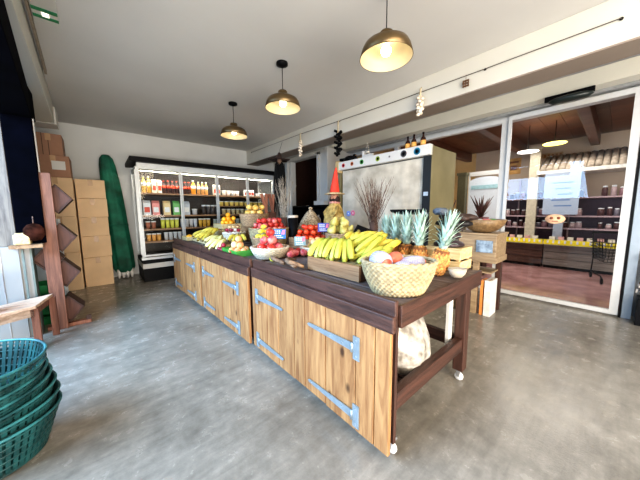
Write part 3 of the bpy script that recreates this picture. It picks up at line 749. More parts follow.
# mango basket
basket('mango_basket', 'deep wicker basket of yellow mangos standing highest, left of the red apples', (1.92, 3.86, TZ+.222), .25, .2, .19, wickb, .3, .85, .85, rows=9)
c = thing('riser_box', 'wooden riser box under the deep mango basket', 'box', (1.92, 3.86, TZ+.012))
MB().box(-.2, .2, -.2, .2, 0, .2).build('box_body', midw, c); MB().box(-.21, .21, -.21, .21, .2, .209).build('box_top', midw, c)
heap('mango', 'mango', 'mango', .046, pile(1.92, 3.86, TZ+.385, .2, .15, .052, 2), 'yellow mango in the highest wicker basket', 'mango', 'mangos in the high basket')
# lantern/vase black
t = thing('black_vase', 'tall black vase with a pale rim behind the blue price card', 'vase', (1.98, 2.85, TZ+.012))
MB().lathe([(0, 0), (.05, 0), (.055, .02), (.068, .36), (.064, .36), (.05, .03), (0, .03)], 24).build('vase_body', black, t)
MB().lathe([(.069, .355), (.072, .36), (.072, .385), (.045, .39), (.0, .388)], 24).build('pale_rim', mat('pale_cork', (.6, .52, .42), .7), t)
# straw hive
t = thing('straw_dome', 'pointed woven straw dome standing behind the tomatoes', 'straw dome', (2.40, 2.99, .905)); t.scale = (1.1, 1.1, 1.05)
pr = []; 
for i in range(29):
    u = i/28; r_ = .175*(1-u**1.35)**.8+.006
    pr.append((max(r_+(.006 if i % 2 else -.004), .006), .30*u+.06))
MB().lathe([(.0, .0), (.175, .0), (.18, .03), (.175, .06)]+pr, 36, fn=lambda t, z: 1+.03*math.sin(14*t+z*60)).build('coiled_straw', mat('dry_straw', (.24, .17, .10), .85, c2=(.50, .39, .26), var=.3, scale=50, bump=1.), t)
MB().lathe([(.012, .35), (.03, .365), (.028, .385), (0, .395)], 12).build('knob', mat('dry_straw', (.5, .4, .25), .85), t)
# pears
basket('pear_basket', 'brown wicker basket heaped with yellow pears in front of the dressed doll', (2.03, 2.0, TZ+.012), .175, .16, .19, wickb, 0, .85, .8)
heap('pear', 'pear', 'pear', .050, pile(2.03, 2.0, TZ+.19, .15, .135, .052, 2), 'yellow pear in the brown wicker basket', 'pear', 'pears in the brown basket', True)
# black slate boards
for (x, y, z, rx, rz, lab) in ((2.02, 1.70, TZ+.17, -.7, -1.1, 'black slate board propped steeply at the left behind the bananas'), (1.98, 1.58, TZ+.10, -1.15, -.5, 'black slate board lying low between the bananas and the twigs')):
    t = thing('slate_board', lab, 'slate', (x, y, z)); t.rotation_euler = (rx, .35, rz)
    MB().box(-.09, .09, -.006, .006, -.03, .13).build('slate', black, t)
    f = MB(); f.box(-.1, -.09, -.009, .009, -.04, .14); f.box(.09, .1, -.009, .009, -.04, .14); f.box(-.09, .09, -.009, .009, .13, .14); f.box(-.09, .09, -.009, .009, -.04, -.03); f.build('frame', black, t)

# twigs
twm = mat('bare_twig', (.07, .035, .025), .8, c2=(.20, .12, .085), var=.2, scale=30)
pale = mat('pale_twig', (.45, .38, .30), .8, c2=(.62, .54, .44), var=.2, scale=30)
def twigs(label, loc, n, H, spread, m, pot, seed, potr=.05, poth=.22):
    rr_ = random.Random(seed); t = thing('twig_bundle', label, 'twigs', loc)
    b = MB()
    for k in range(n):
        a = rr_.uniform(0, 2*PI); s_ = spread*rr_.uniform(.1, 1); h = H*rr_.uniform(.6, 1)
        pts = []; x = y = 0
        for q in range(7):
            u = q/6; pts.append((math.cos(a)*(s_*u**1.3)+rr_.uniform(-.008, .008)+.02*math.cos(k), math.sin(a)*(s_*u**1.3)+rr_.uniform(-.008, .008)+.02*math.sin(k), poth*.5+h*u))
        b.tube(pts, [.0042*(1-.75*q/6) for q in range(7)], 5)
        for q in (2, 3, 4, 5):
            p = Vector(pts[q]); a2 = a+rr_.uniform(-1.6, 1.6); l = h*.2*rr_.uniform(.5, 1.2)
            b.tube([p, p+Vector((math.cos(a2)*l*.35, math.sin(a2)*l*.35, l*.8))], [.0022, .0008], 4)
    b.build('twigs', m, t)
    MB().lathe([(0, 0), (potr*.8, 0), (potr, poth*.4), (potr*.9, poth), (potr*.75, poth), (potr*.7, .02), (0, .02)], 20).build('pot', pot, t)
twigs('tall bundle of bare brown twigs in a dark pot between the doll and the pineapples', (2.34, 1.78, .902), 64, .62, .24, twm, mat('twig_brown_pot', (.10, .055, .04), .8, bump=.8), 3)
twigs('pale curly twig bundle standing left behind the red apples', (2.42, 3.75, .902), 30, .85, .22, pale, mat('twig_brown_pot', (.10, .055, .04), .8), 5, .06, .25)
# wood plank fan (wooden deck chair like display behind mangos)
t = thing('plank_stand', 'small stand of reddish upright wooden slats behind the mango basket', 'wooden stand', (2.42, 4.28, .902))
b = MB()
for (x, a) in ((-.09, -.22), (-.04, .12), (.06, -.12), (.10, .16)): b.cbox((x, .02*a, .5), (.055, .015, .36), jt((1.9, 1.7, 1.6), .2), rot=(-.12, a, 0))
b.build('slats', redw, t); MB().box(-.15, .15, -.02, .03, 0, .34).build('base_block', redw, t)
# balance pan
t = thing('balance_scale', 'black flat oval scale pan on a stem behind the pineapples', 'scale', (2.36, 1.62, 0))
t2 = thing('wooden_stool', 'tall dark stool holding the black scale behind the pineapples', 'stool', (2.42, 1.42, 0))
bpy.data.objects.remove(t)
MB().lathe([(0, .87), (.14, .87), (.15, .885), (.14, .90), (0, .90)], 24).build('seat', darkwx, t2)
for k in range(4):
    a = PI/4+k*PI/2; MB().tube([(.08*math.cos(a), .08*math.sin(a), .87), (.13*math.cos(a), .13*math.sin(a), 0)], .014, 8).build('leg', darkwz, t2)
t = thing('balance_scale', 'black flat oval scale pan on a stem behind the pineapples', 'scale', (2.42, 1.42, .902))
MB().lathe([(0, 0), (.09, 0), (.08, .02), (.025, .05), (.02, .29), (.03, .31), (0, .31)], 20).build('stem_base', black, t)
MB().lathe([(0, .31), (.12, .31), (.22, .335), (.235, .36), (.225, .362), (.11, .33), (0, .325)], 28, sx=.5, sy=1., M=Matrix.Rotation(-.3, 4, 'Z')).build('oval_pan', black, t)

# ------------------------------------------------------------------ doll (scarecrow with red cone hat)
t = thing('straw_doll', 'dressed straw doll with a red cone hat, straw brim and mustard cloak behind the pears', 'doll', (2.52, 2.60, .992)); t.scale = (.95, .95, .95)
rb = thing('doll_riser', 'low dark wooden box under the dressed straw doll', 'box', (2.52, 2.60, .902)); MB().box(-.15, .15, -.15, .15, 0, .08).build('box_body', darkwx, rb); MB().box(-.155, .155, -.155, .155, .08, .088).build('box_top', darkwx, rb)
b = MB(); b.lathe([(0, 0), (.15, 0), (.165, .06), (.15, .18), (.115, .30), (.075, .38), (.05, .42), (0, .43)], 28, fn=lambda t, z: 1+.05*math.sin(9*t)); b.build('cloak', mat('mustard_cloth', (.34, .22, .06), .85, c2=(.52, .36, .12), var=.2, scale=20, bump=.6), t)
b = MB(); b.lathe([(.05, .38), (.075, .385), (.08, .405), (.05, .42), (.03, .415)], 20, fn=lambda t, z: 1+.12*math.sin(8*t)); b.build('scarf', mat('pink_scarf', (.62, .28, .22), .8, var=.3, scale=60), t)
b = MB(); b.lathe([(0, .40), (.035, .41), (.058, .45), (.062, .49), (.05, .53), (0, .55)], 20)
b.lathe([(0, 0), (.012, 0), (.008, .03), (0, .035)], 8, M=Matrix.Translation((-.052, -.03, .48)) @ Matrix.Rotation(-PI/2, 4, 'Y'))
hd = b.build('head', mat('doll_skin', (.50, .24, .15), .7), t)
b = MB()
for s_ in (-.016, .026): b.lathe([(0, -.006), (.006, 0), (0, .006)], 8, (-.055, -.028+s_, .50))
b.box(-.060, -.050, -.04, -.012, .452, .457); b.build('eyes_and_mouth', black, hd)
b = MB(); b.lathe([(0.03, .50), (.065, .49), (.078, .45), (.07, .40), (.05, .42), (.055, .5)], 20, fn=lambda t, z: (1+.1*math.sin(11*t)) if math.cos(t) > -.4 else .75); b.build('hair', mat('dark_hair', (.04, .02, .015), .9), t)
b = MB(); b.lathe([(.05, .52), (.13, .515), (.15, .52), (.13, .535), (.06, .55), (.05, .56), (.05, .52)], 28, fn=lambda t, z: 1+.06*math.sin(6*t)); b.build('straw_brim', mat('hat_straw', (.55, .42, .24), .85, var=.2, scale=60, bump=.6), t)
b = MB(); b.lathe([(.072, .545), (.066, .60), (.052, .68), (.036, .77), (.02, .86), (.006, .90), (0, .902)], 24, fn=None)
for i, v in enumerate(b.v): b.v[i] = (v[0]-.005*((v[2]-.545)/.36)**2, v[1]-.035*((v[2]-.545)/.36)**1.5, v[2])
b.build('cone_hat', mat('red_felt', (.70, .05, .025), .7, var=.1), t)
for s_ in (-1, 1):
    MB().tube([(-.03, .09*s_, .33), (-.09, .12*s_, .25), (-.13, .05*s_, .18)], [.03, .026, .018], 8).build('arm', mat('mustard_cloth', (.34, .22, .06), .85), t)

# ------------------------------------------------------------------ refrigerated multideck with night blind (cream) and icon header
t = thing('open_display_fridge', 'upright display fridge with a cream night blind pulled down and an icon header', 'fridge', (3.2, 1.56, 0))
MB().box(.0, .72, 0, .05, .0, 2.06).build('end_panel', mat('olive_panel', (.15, .13, .062), .6, c2=(.19, .165, .085), var=.05, scale=2), t, bevel=.004)
MB().box(.0, .72, 1.60, 1.65, .0, 2.1).build('end_panel', mat('olive_panel', (.15, .13, .062), .6), t, bevel=.004)
MB().box(.02, .72, .05, 1.6, 2.0, 2.06).box(.62, .72, .05, 1.6, .1, 2.0).box(.0, .62, .05, 1.6, .0, .5).build('cabinet_body', mat('fridge_dark_body', (.10, .10, .10), .5), t)
b = MB(); n = 60
vs = []
for i in range(n+1):
    y = .11+1.46*i/n; x = .03+.0012*math.sin(i*.9)+.0008*math.sin(i*2.3)
    vs += [(x, y, .5), (x+.0015*math.sin(i), y, 1.2), (x, y, 1.93)]
b.add(vs, [(i*3+k, i*3+3+k, i*3+4+k, i*3+1+k) for i in range(n) for k in (0, 1)], None, 0, True)
b.build('night_blind', mat('cream_blind', (.46, .41, .33), .75, c2=(.60, .55, .46), var=.06, scale=5, bump=.6), t)
MB().box(-.008, .02, .004, .108, .3, 1.94).build('side_column', mat('dark_strip', (.006, .007, .008), .6), t)
MB().box(-.012, -.008, .03, .09, 1.44, 1.49).build('latch', greym, t); MB().box(-.012, -.008, .03, .09, 1.2, 1.23).build('latch', greym, t)
MB().box(.01, .05, .1, 1.58, .46, .52).build('bottom_bar', greym, t)
hdr = MB().box(-.06, .02, .0, 1.65, 1.94, 2.07).build('header_strip', white, t, bevel=.003)
hc = [((.02, .25, .42), 1.), ((.10, .10, .11), 1.), ((.3, .3, .3), .35), ((.30, .42, .04), .8), ((.05, .32, .06), .8), ((.60, .16, .05), .7), ((.60, .03, .04), .7)]
yy = [.17, .36, .58, .78, 1.08, 1.28, 1.47]
for (c_, s_), y in zip(hc, yy):
    q = MB(); M_ = Matrix.Translation((-.0605, y, 2.005)) @ Matrix.Rotation(-PI/2, 4, 'Y')
    q.lathe([(.034*s_, 0), (.045*s_, 0), (.045*s_, .002), (.034*s_, .002), (.034*s_, 0)], 22, M=M_)
    q.lathe([(0, 0), (.020*s_, 0), (.017*s_, .002), (0, .002)], 7, M=M_, mi=1, fn=lambda t, z: 1+.35*math.sin(3*t))
    for a in range(8): q.cbox((-.0612, y+.028*s_*math.cos(a*PI/4), 2.005+.028*s_*math.sin(a*PI/4)), (.002, .007, .007))
    q.build('round_icon', [mat('icon_%d' % int(c_[0]*1000+c_[1]*100), c_, .5), black], hdr)
MB().box(-.07, .03, 1.58, 1.65, 1.90, 2.09).build('header_end_cap', mat('brass_cap', (.5, .38, .2), .5), t, bevel=.003)
# things on the blind: two paper flowers
for (y, z, c_, lab) in ((1.42, 1.21, (.22, .33, .75), 'small blue paper flower stuck on the cream blind'), (1.32, 1.22, (.75, .22, .35), 'small pink paper flower stuck on the cream blind, right of the blue one')):
    t = thing('paper_flower', lab, 'paper flower', (3.215, 1.56+y, z)); q = MB()
    for a in range(6): q.lathe([(0, 0), (.022, 0), (.018, .004), (0, .005)], 10, M=Matrix.Translation((0, .028*math.cos(a*PI/3), .028*math.sin(a*PI/3))) @ Matrix.Rotation(-PI/2, 4, 'Y'))
    q.build('petals', mat('paper_%d' % int(c_[0]*100), c_, .7), t); MB().lathe([(0, 0), (.014, 0), (0, .012)], 10, M=Matrix.Rotation(-PI/2, 4, 'Y')).build('flower_centre', whm, t)
# on top: bottles, ornament, black bird
bm_ = mat('dark_bottle_glass', (.03, .012, .01), .15); lm = mat('amber_label', (.85, .45, .12), .5)
def bottle(label, loc, h=.2, r=.03, gl=bm_, lb=lm, group=None, name='bottle', cat='bottle', cap=None):
    t = thing(name, label, cat, loc, 0, group)
    MB().lathe([(0, 0), (r, 0), (r, h*.55), (r*.8, h*.65), (r*.38, h*.74), (r*.36, h*.95), (0, h*.95)], 14).build('bottle_body', gl, t)
    MB().lathe([(r*1.03, h*.12), (r*1.03, h*.48)], 14).build('paper_label', lb, t)
    MB().lathe([(0, h*.95), (r*.42, h*.93), (r*.42, h), (0, h)], 10).build('cap', cap or black, t)
    return t
for k, (y, h, lab) in enumerate(((1.94, .19, 'leftmost of the three small dark bottles on the icon header fridge'), (1.85, .20, 'middle one of the three small dark bottles on the icon header fridge'), (1.72, .20, 'rightmost of the three small dark bottles, set apart on the icon header fridge'))):
    bottle(lab, (3.27, y, 2.062), h, .034)
t = thing('white_block', 'small white board block with a wire tent ornament on the icon header', 'ornament', (3.26, 2.62, 2.062))
MB().box(-.02, .02, -.11, .10, 0, .07).box(-.02, .02, .06, .1, .07, .13).build('block', white, t, bevel=.003)
MB().tube([(-.02, -.05, .07), (-.02, -.01, .26), (-.02, .03, .07)], .004, 6).tube([(-.02, -.04, .10), (-.02, .03, .10)], .012, 6).build('wire_tent', mat('cream_rope', (.72, .66, .55), .7), t)
t = thing('black_bird', 'black feathered bird figure lying on the left end of the icon header', 'figure', (3.28, 3.03, 2.062), -.1)
MB().lathe([(0, -.14), (.03, -.12), (.055, -.04), (.06, .03), (.04, .09), (0, .12)], 14, M=Matrix.Translation((0, 0, .06)) @ Matrix.Rotation(PI/2, 4, 'X'), fn=lambda t, z: 1+.08*math.sin(6*t)).build('body', black, t)
MB().lathe([(0, 0), (.03, .01), (.035, .035), (.02, .06), (0, .065)], 12, (0, -.13, .06)).build('head', black, t)
MB().prism([(.08, .03), (.22, .06), (.22, .10), (.08, .09)], -.03, .03, 'x').build('tail', black, t)
MB().lathe([(0, 0), (.01, 0), (0, .035)], 8, M=Matrix.Translation((0, -.155, .095)) @ Matrix.Rotation(PI/2, 4, 'X')).build('beak', mat('orange_beak', (.6, .25, .05), .5), t)
# black framed cabinet at right of olive panel (between panel and shopfront)
# ------------------------------------------------------------------ wooden chest on legs
t = thing('wooden_chest', 'wooden chest on a stand near the glass door, with a blue slate tag', 'chest', (3.38, .86, 0))
chm = wood('chest_wood', (.22, .145, .08), (.42, .31, .19), 1, .6, False)
MB().box(0, .40, 0, .48, .70, .96).box(-.012, .412, -.012, .492, .64, .71).build('chest_body', chm, t, bevel=.005)
MB().box(-.015, .415, -.015, .495, .96, .985).build('chest_top', chm, t, bevel=.004)
for (x, y) in ((.0, .17), (.0, .42), (.33, .02), (.33, .40)): MB().box(x, x+.06, y, y+.06, 0, .64).build('leg', chm if y < .1 and x < .1 or x < .1 else darkwz, t, bevel=.003)
MB().box(-.018, -.012, .03, .20, .76, .90).build('slate_tag', mat('blue_slate', (.16, .21, .28), .5, c2=(.3, .38, .46), scale=20, var=.2), t)
MB().box(.06, .36, .05, .42, .50, .52).build('lower_shelf', chm, t)
for (x, y, dx, dy, h, c_, lab) in ((3.385, .965, .17, .03, .42, (.85, .32, .08), 'orange flat box standing upright under the wooden chest'), (3.375, .88, .22, .07, .43, (.80, .78, .74), 'white flat box standing upright under the chest, right of the orange one'), (3.33, 1.12, .04, .12, .46, (.80, .74, .66), 'white flat box with a red mark standing left of the chest legs')):
    t = thing('flat_box', lab, 'box', (x, y, .001)); MB().box(0, dx, 0, dy, 0, h).build('box_body', mat('flatbox_%d' % int(c_[1]*100), c_, .5), t, bevel=.002)
    MB().box(-.001, dx*.6, dy*.3, dy*.5, h, h+.002).build('tape_strip', tape, t)
    if lab.startswith('white flat box with'): MB().lathe([(0, 0), (.03, 0), (0, .001)], 14, M=Matrix.Translation((-.001, .06, .26)) @ Matrix.Rotation(-PI/2, 4, 'Y')).build('red_mark', mat('red_print', (.7, .08, .04), .5), t)
t = thing('wooden_bowl', 'wide brown wooden bowl standing on the wooden chest', 'bowl', (3.50, 1.04, .987))
MB().lathe([(0, 0), (.09, 0), (.15, .03), (.21, .09), (.235, .15), (.225, .155), (.19, .09), (.13, .04), (0, .03)], 30).build('bowl_body', wood('bowl_wood', (.14, .08, .035), (.30, .19, .09), 0, .45, False), t)
for (dx, dy, kind, c_, lab, cat) in ((.0, .03, 'other', (.75, .75, .72), 'white wrapped soap bar in the wide wooden bowl', 'soap'), (-.05, -.05, 'other', (.75, .15, .16), 'red wrapped soap in the wide wooden bowl', 'soap'), (.06, -.07, 'other', (.12, .30, .08), 'green wrapped soap in the wide wooden bowl', 'soap'), (-.08, .08, 'other', (.04, .05, .05), 'black wrapped soap at the left of the wide wooden bowl', 'soap')):
    o = MB().lathe([(0, -.03), (.035, -.028), (.045, 0), (.035, .028), (0, .03)], 14, sx=1.3).build('wrapped_soap', mat('soap_%d' % int(c_[0]*100+c_[1]*10), c_, .5), None, (3.50+dx, 1.04+dy, 1.115), (.2, .1, dx*20)); tag(o, lab, cat)
t = thing('dried_flower_bundle', 'dried brown flower bundle lying left of the wooden bowl on the chest', 'dried flowers', (3.46, 1.29, .987))
b = MB()
for k in range(16):
    a = R.uniform(-.5, .5); b.tube([(0, 0, .02), (R.uniform(-.05, .05), -.06+a*.1, .05+R.uniform(0, .05)), (a*.12, -.02+R.uniform(-.05, .05), .12+R.uniform(0, .08))], [.006, .005, .003], 5)
b.build('stems', twm, t)
MB().lathe([(0, 0), (.04, 0), (.045, .03), (0, .04)], 12).build('tied_base', twm, t)

# ------------------------------------------------------------------ black cabinet below doorway
t = thing('black_shelf_unit', 'low black shelving unit standing in front of the doorway', 'shelf', (3.40, 3.78, 0))
MB().box(0, .34, 0, 1.12, 1.34, 1.38).build('top_board', black, t)
MB().box(.0, .34, 0, .03, 0, 1.34).box(0, .34, 1.09, 1.12, 0, 1.34).box(.3, .34, .03, 1.09, 0, 1.34).build('frame', black, t)
MB().box(.02, .30, .03, 1.09, .95, .97).box(.02, .30, .03, 1.09, .5, .52).build('shelf_boards', black, t)
for k, (y, c_, lab) in enumerate(((4.5, (.5, .35, .3), 'pinkish jar on the black shelving unit, leftmost'), (4.32, (.75, .72, .68), 'white jar on the black shelving unit, middle'), (4.12, (.6, .55, .5), 'beige jar on the black shelving unit, rightmost'))):
    bottle(lab, (3.52, y, .972), .22, .05, mat('jar_%d' % k, c_, .4), whm, name='jar', cat='jar')
o = thing('white_carton', 'small white carton on top of the black shelving unit', 'carton', (3.50, 4.02, 1.381)); MB().box(-.06, .06, -.16, .16, 0, .085).build('carton_body', white, o, bevel=.004); MB().box(-.02, .02, -.161, .161, .085, .087).build('tape_strip', mat('cream_tape', (.7, .66, .58), .4), o)

# ------------------------------------------------------------------ hanging string and decorations
sx_ = 2.985
pts = [(sx_, 6.05, 2.715), (sx_, 4.0, 2.695), (sx_, 2.98, 2.665), (sx_, 1.98, 2.64), (sx_, .96, 2.63), (sx_, .09, 2.63)]
b = MB().tube(pts, .004, 5, smooth=False); o = b.build('wall_cable', mat('dark_cord', (.06, .05, .04), .6), None); tag(o, 'thin dark cable strung along the white ceiling beam', 'cable')
for p in (pts[0], pts[2], pts[4], pts[5]): MB().lathe([(0, 0), (.010, 0), (.012, .008), (0, .012)], 10, M=Matrix.Translation((3.0, p[1], p[2])) @ Matrix.Rotation(-PI/2, 4, 'Y')).build('cable_hook', black, o)
garl = mat('garlic_braid_cream', (.66, .55, .42), .7, c2=(.82, .74, .62), var=.15, scale=30)
def braid(label, y, z1, z0, m, r, name='garlic_braid', cat='garlic braid'):
    t = thing(name, label, cat, (sx_-.05, y, z1))
    H = z1-z0
    MB().tube([(.03, 0, 0), (0, 0, -.03), (0, 0, -H*.4)], [.004, .012, .012], 6).build('braided_stems', mat('straw_stem', (.5, .42, .28), .8), t)
    b = MB()
    for k in range(15):
        u = k/14; a = k*2.4; rad = r*(.7+.3*math.sin(PI*u))
        b.lathe([(0, -.018), (.02, -.012), (.024, 0), (.012, .016), (0, .03)], 9, (.0+rad*.6*math.cos(a), rad*.8*math.sin(a), -H*.35-H*.62*u), tint=jt(None, .2))
    b.build('bulbs', m, t)
    return t
braid('long braid of garlic hanging on the white beam above the doorway', 3.94, 2.70, 2.27, garl, .035)
braid('garlic braid hanging above the three dark bottles', 1.60, 2.68, 2.36, garl, .035)
t = braid('dark dried figure of black leaves hanging over the left end of the icon header', 2.95, 2.66, 2.11, black, .03, 'dried_leaf_garland', 'garland')
b = MB()
for k in range(9): b.cbox((0, .04*(-1)**k, -.16-.043*k), (.03, .08, .035), rot=(.5*(-1)**k, 0, 0))
b.build('leaves', black, t)
t = thing('wicker_tile', 'tiny square wicker ornament hanging from the cable', 'ornament', (sx_-.012, 1.125, 2.615))
b = MB()
for k in range(3): b.box(-.004, .004, -.03, .03, -.03-k*.026-.014, -.03-k*.026); b.box(-.007, .001, -.03+k*.024, -.03+k*.024+.010, -.10, -.03)
b.build('weave', mat('dark_wicker', (.12, .06, .03), .7), t); MB().tube([(0, 0, .02), (0, 0, -.03)], .002, 5).build('hanger', mat('dark_wicker', (.12, .06, .03), .7), t)
# black netting figure with hat at the fridge corner
t = thing('hanging_witch_cloth', 'ragged black cloth figure with a wide hat hanging beside the fridge', 'figure', (2.9, 4.62, 2.46))
MB().tube([(.08, 0, .22), (0, 0, -.0)], .003, 5).build('string', black, t)
dr = mat('dark_brown_rag', (.05, .03, .025), .8, var=.4)
MB().lathe([(0, 0), (.02, -.01), (.045, -.10), (.06, -.12), (.20, -.15), (.19, -.165), (.05, -.14), (0, -.14)], 20, fn=lambda t, z: 1+.18*math.sin(5*t)).build('hat', dr, t)
MB().lathe([(0, -.13), (.04, -.14), (.05, -.18), (.04, -.22), (0, -.24)], 12).build('head', mat('witch_rag_face', (.25, .15, .1), .8), t)
b = MB(); rq = random.Random(3)
for k in range(60):
    a = k*2.4; z0 = -.2-.12*rq.random(); L = rq.uniform(.35, 1.1); r0_ = .05+.05*rq.random(); r1_ = r0_+.13*L*rq.random()
    b.tube([(r0_*math.cos(a), r0_*math.sin(a), z0), ((r0_+.02)*math.cos(a+.2), (r0_+.02)*math.sin(a+.2), z0-L*.5), (r1_*math.cos(a), r1_*math.sin(a), z0-L)], [.02, .03, .006], 5, flat=.35)
b.build('ragged_robe', mat('matte_black_cloth', (.004, .004, .005), .95), t)

# ------------------------------------------------------------------ tall glass door fridge on back wall
FX0, FX1, FY, FB = .56, 3.26, 5.50, 6.30
t = thing('glass_door_fridge', 'wide four door glass fridge with a black canopy standing against the back wall', 'fridge', (FX0, FY, 0))
W = FX1-FX0; D = FB-FY
MB().box(-.10, W+.06, -.12, D, 2.12, 2.20).build('canopy', black, t, bevel=.012)
frm = mat('pale_fridge_frame', (.60, .63, .64), .35, .2, var=.04)
MB().box(0, W, .0, .10, 2.03, 2.12).build('top_frame', frm, t, bevel=.004)
inm = mat('fridge_interior', (.055, .045, .04), .5)
MB().box(0.03, W-.03, D-.06, D, .35, 2.12).box(.03, W-.03, .05, D, .40, .45).box(.03, W-.03, .1, D, 2.06, 2.12).build('inner_liner', inm, t)
k = MB(); k.box(-.02, W, -.02, D, .0, .24); k.build('plinth', black, t)
MB().box(-.03, W+.01, -.05, D, .24, .33).build('white_bumper', white, t, bevel=.006)
MB().box(-.02, W, -.02, D, .33, .40).build('lower_panel', black, t)
MB().box(-.04, W+.01, -.055, .04, .40, .445).build('sill', frm, t, bevel=.005)
for x in (0, W):
    b = MB(); b.box(x-.02, x+.02, .0, .05, .44, 2.04); b.box(x-.02, x+.02, D-.05, D, .44, 2.12); b.box(x-.02, x+.02, .05, D-.05, 2.0, 2.06)
    b.box(x-.004, x+.004, .05, D-.05, .44, 2.0, mi=1); b.build('side_frame', [frm, glassm], t)
MB().box(-.035, -.02, .02, .045, .5, 2.0).build('side_handle', frm, t)
dx = W/4
for i in range(4):
    x0 = i*dx; b = MB(); g = .028
    b.box(x0+.004, x0+g, -.035, -.005, .46, 2.04); b.box(x0+dx-g, x0+dx-.004, -.035, -.005, .46, 2.04)
    b.box(x0+g, x0+dx-g, -.035, -.005, .46, .49); b.box(x0+g, x0+dx-g, -.035, -.005, 2.01, 2.04)
    d_ = b.build('door', frm, t); MB().box(x0+g, x0+dx-g, -.022, -.018, .49, 2.01).build('door_glass', glassm, d_)
    MB().tube([(x0+g-.01, -.05, 1.0), (x0+g-.01, -.05, 1.5)], .006, 6).build('door_handle', frm, d_)
shm = wood('fridge_shelf_wood', (.26, .14, .07), (.42, .26, .15), 0, .5, False)
SH = [1.61, 1.20, .95, .72]
for z in SH: MB().box(.03, W-.03, .08, D-.07, z-.03, z).build('shelf', shm, t)
MB().box(1.36, W-.04, .08, D-.07, 1.37, 1.385).build('shelf', shm, t)
MB().box(.05, W-.05, .085, .10, 1.985, 2.0).build('light_tube', mat('fridge_tube', (1., .93, .8), .4, emit=.6), t)
for i in range(4):
    l = bpy.data.lights.new('fridge_light', 'AREA'); l.shape = 'RECTANGLE'; l.size = .55; l.size_y = .05; l.energy = 12; l.color = (1, .9, .75)
    lo = bpy.data.objects.new('fridge_light', l); COL.objects.link(lo); lo.location = (FX0+dx*(i+.5), FY+.07, 2.03); lo.rotation_euler = (math.radians(28), 0, 0)
# goods
GP = {}
def goods(kind, c, x, z, label, cat, group, h=.2, r=.035, y=None):
    y = y if y is not None else FY+.17
    key = (kind, c, h, r)
    if key not in GP:
        m = mat('goods_%d_%d_%d' % tuple(int(q*100) for q in c), c, .4, var=.06)
        if kind == 'bottle':
            t = thing('drink_bottle', label, cat, (x, y, z), 0, group)
            MB().lathe([(0, 0), (r, 0), (r, h*.6), (r*.8, h*.7), (r*.4, h*.82), (r*.4, h*.93), (0, h*.93)], 12).build('bottle_body', m, t)
            MB().lathe([(r*1.04, h*.40), (r*1.04, h*.60)], 12).build('paper_label', mat('red_label', (.80, .10, .04), .5) if c[0] < .2 else whm, t)
            MB().lathe([(0, h*.92), (r*.48, h*.92), (r*.48, h), (0, h)], 10).build('cap', mat('red_cap', (.75, .08, .04), .5) if c[0] < .2 else whm, t)
        elif kind == 'carton':
            t = thing('drink_carton', label, cat, (x, y, z), 0, group)
            MB().box(-r, r, -r, r, 0, h*.82).prism([(-r, h*.82), (r, h*.82), (0, h)], -r, r, 'x').build('carton_body', m, t)
            MB().box(-r*.7, r*.7, -r-.002, -r, h*.2, h*.55).build('printed_panel', whm if c[0]+c[1]+c[2] < 1.9 else mat('red_print', (.7, .08, .04), .5), t)
        else:
            t = thing('food_tub', label, cat, (x, y, z), 0, group)
            MB().lathe([(0, 0), (r*.85, 0), (r, h*.85), (0, h*.85)], 14).build('tub_body', m, t)
            MB().lathe([(0, h*.85), (r*1.06, h*.85), (r*1.06, h), (0, h)], 14).build('lid', whm, t)
        GP[key] = t
    else: t = dup(GP[key], (x, y, z), (0, 0, R.uniform(-.2, .2)), label, group)
    return t
def row(kind, c, x0, x1, step, z, label, cat, group, h, r, y=None):
    x = x0
    while x <= x1+1e-6: goods(kind, c, x, z, label, cat, group, h, r, y); x += step
z = SH[0]+.001
row('bottle', (.85, .55, .10), .66, .74, .08, z, 'amber juice bottle at the left end of the top fridge shelf', 'bottle', 'amber bottles, top fridge shelf left', .30, .036)
row('carton', (.85, .82, .70), .82, .90, .08, z, 'cream carton right of the amber bottles on the top fridge shelf', 'carton', 'cream cartons on the top fridge shelf', .25, .035)
row('bottle', (.05, .02, .02), .98, 1.42, .073, z, 'dark bottle with red label on the top fridge shelf', 'bottle', 'dark red labelled bottles in the fridge', .24, .033)
row('bottle', (.92, .40, .03), 1.50, 1.50, .1, z, 'bright orange juice bottle on the top fridge shelf', 'bottle', None, .28, .044)
row('bottle', (.80, .45, .15), 1.60, 1.82, .075, z, 'amber bottle right of the orange juice on the top fridge shelf', 'bottle', 'amber bottles beside the orange juice', .26, .032)
row('carton', (.80, .76, .66), 1.92, 2.02, .08, z, 'beige carton behind the third fridge door top shelf', 'carton', 'beige cartons behind the third door', .22, .034)
row('tub', (.82, .80, .76), 2.12, 2.45, .10, z, 'white tub on the top shelf of the third fridge door', 'tub', 'white tubs, third door top shelf', .11, .044)
row('carton', (.78, .80, .82), 2.62, 2.80, .08, z, 'white carton on the top shelf behind the rightmost fridge door', 'carton', 'white cartons behind the rightmost door', .15, .036)
row('tub', (.80, .78, .80), 2.92, 3.10, .09, z, 'low white tub on the top shelf behind the rightmost fridge door', 'tub', 'low white tubs behind the rightmost door', .08, .04)
z = SH[1]+.001
for x, c, lab in ((.68, (.72, .75, .80), 'pale blue bag carton leftmost on the second fridge shelf'), (.82, (.80, .30, .28), 'pink red carton on the second fridge shelf'), (1.00, (.82, .66, .35), 'cream yellow carton on the second fridge shelf'), (1.16, (.16, .48, .14), 'green carton on the second fridge shelf'), (1.34, (.55, .62, .72), 'grey blue carton on the second fridge shelf')):
    goods('carton', c, x, z, lab, 'carton', None, .27, .058)
goods('tub', (.6, .6, .62), 1.50, z, 'single round white tub beside the second door frame', 'tub', None, .12, .05)
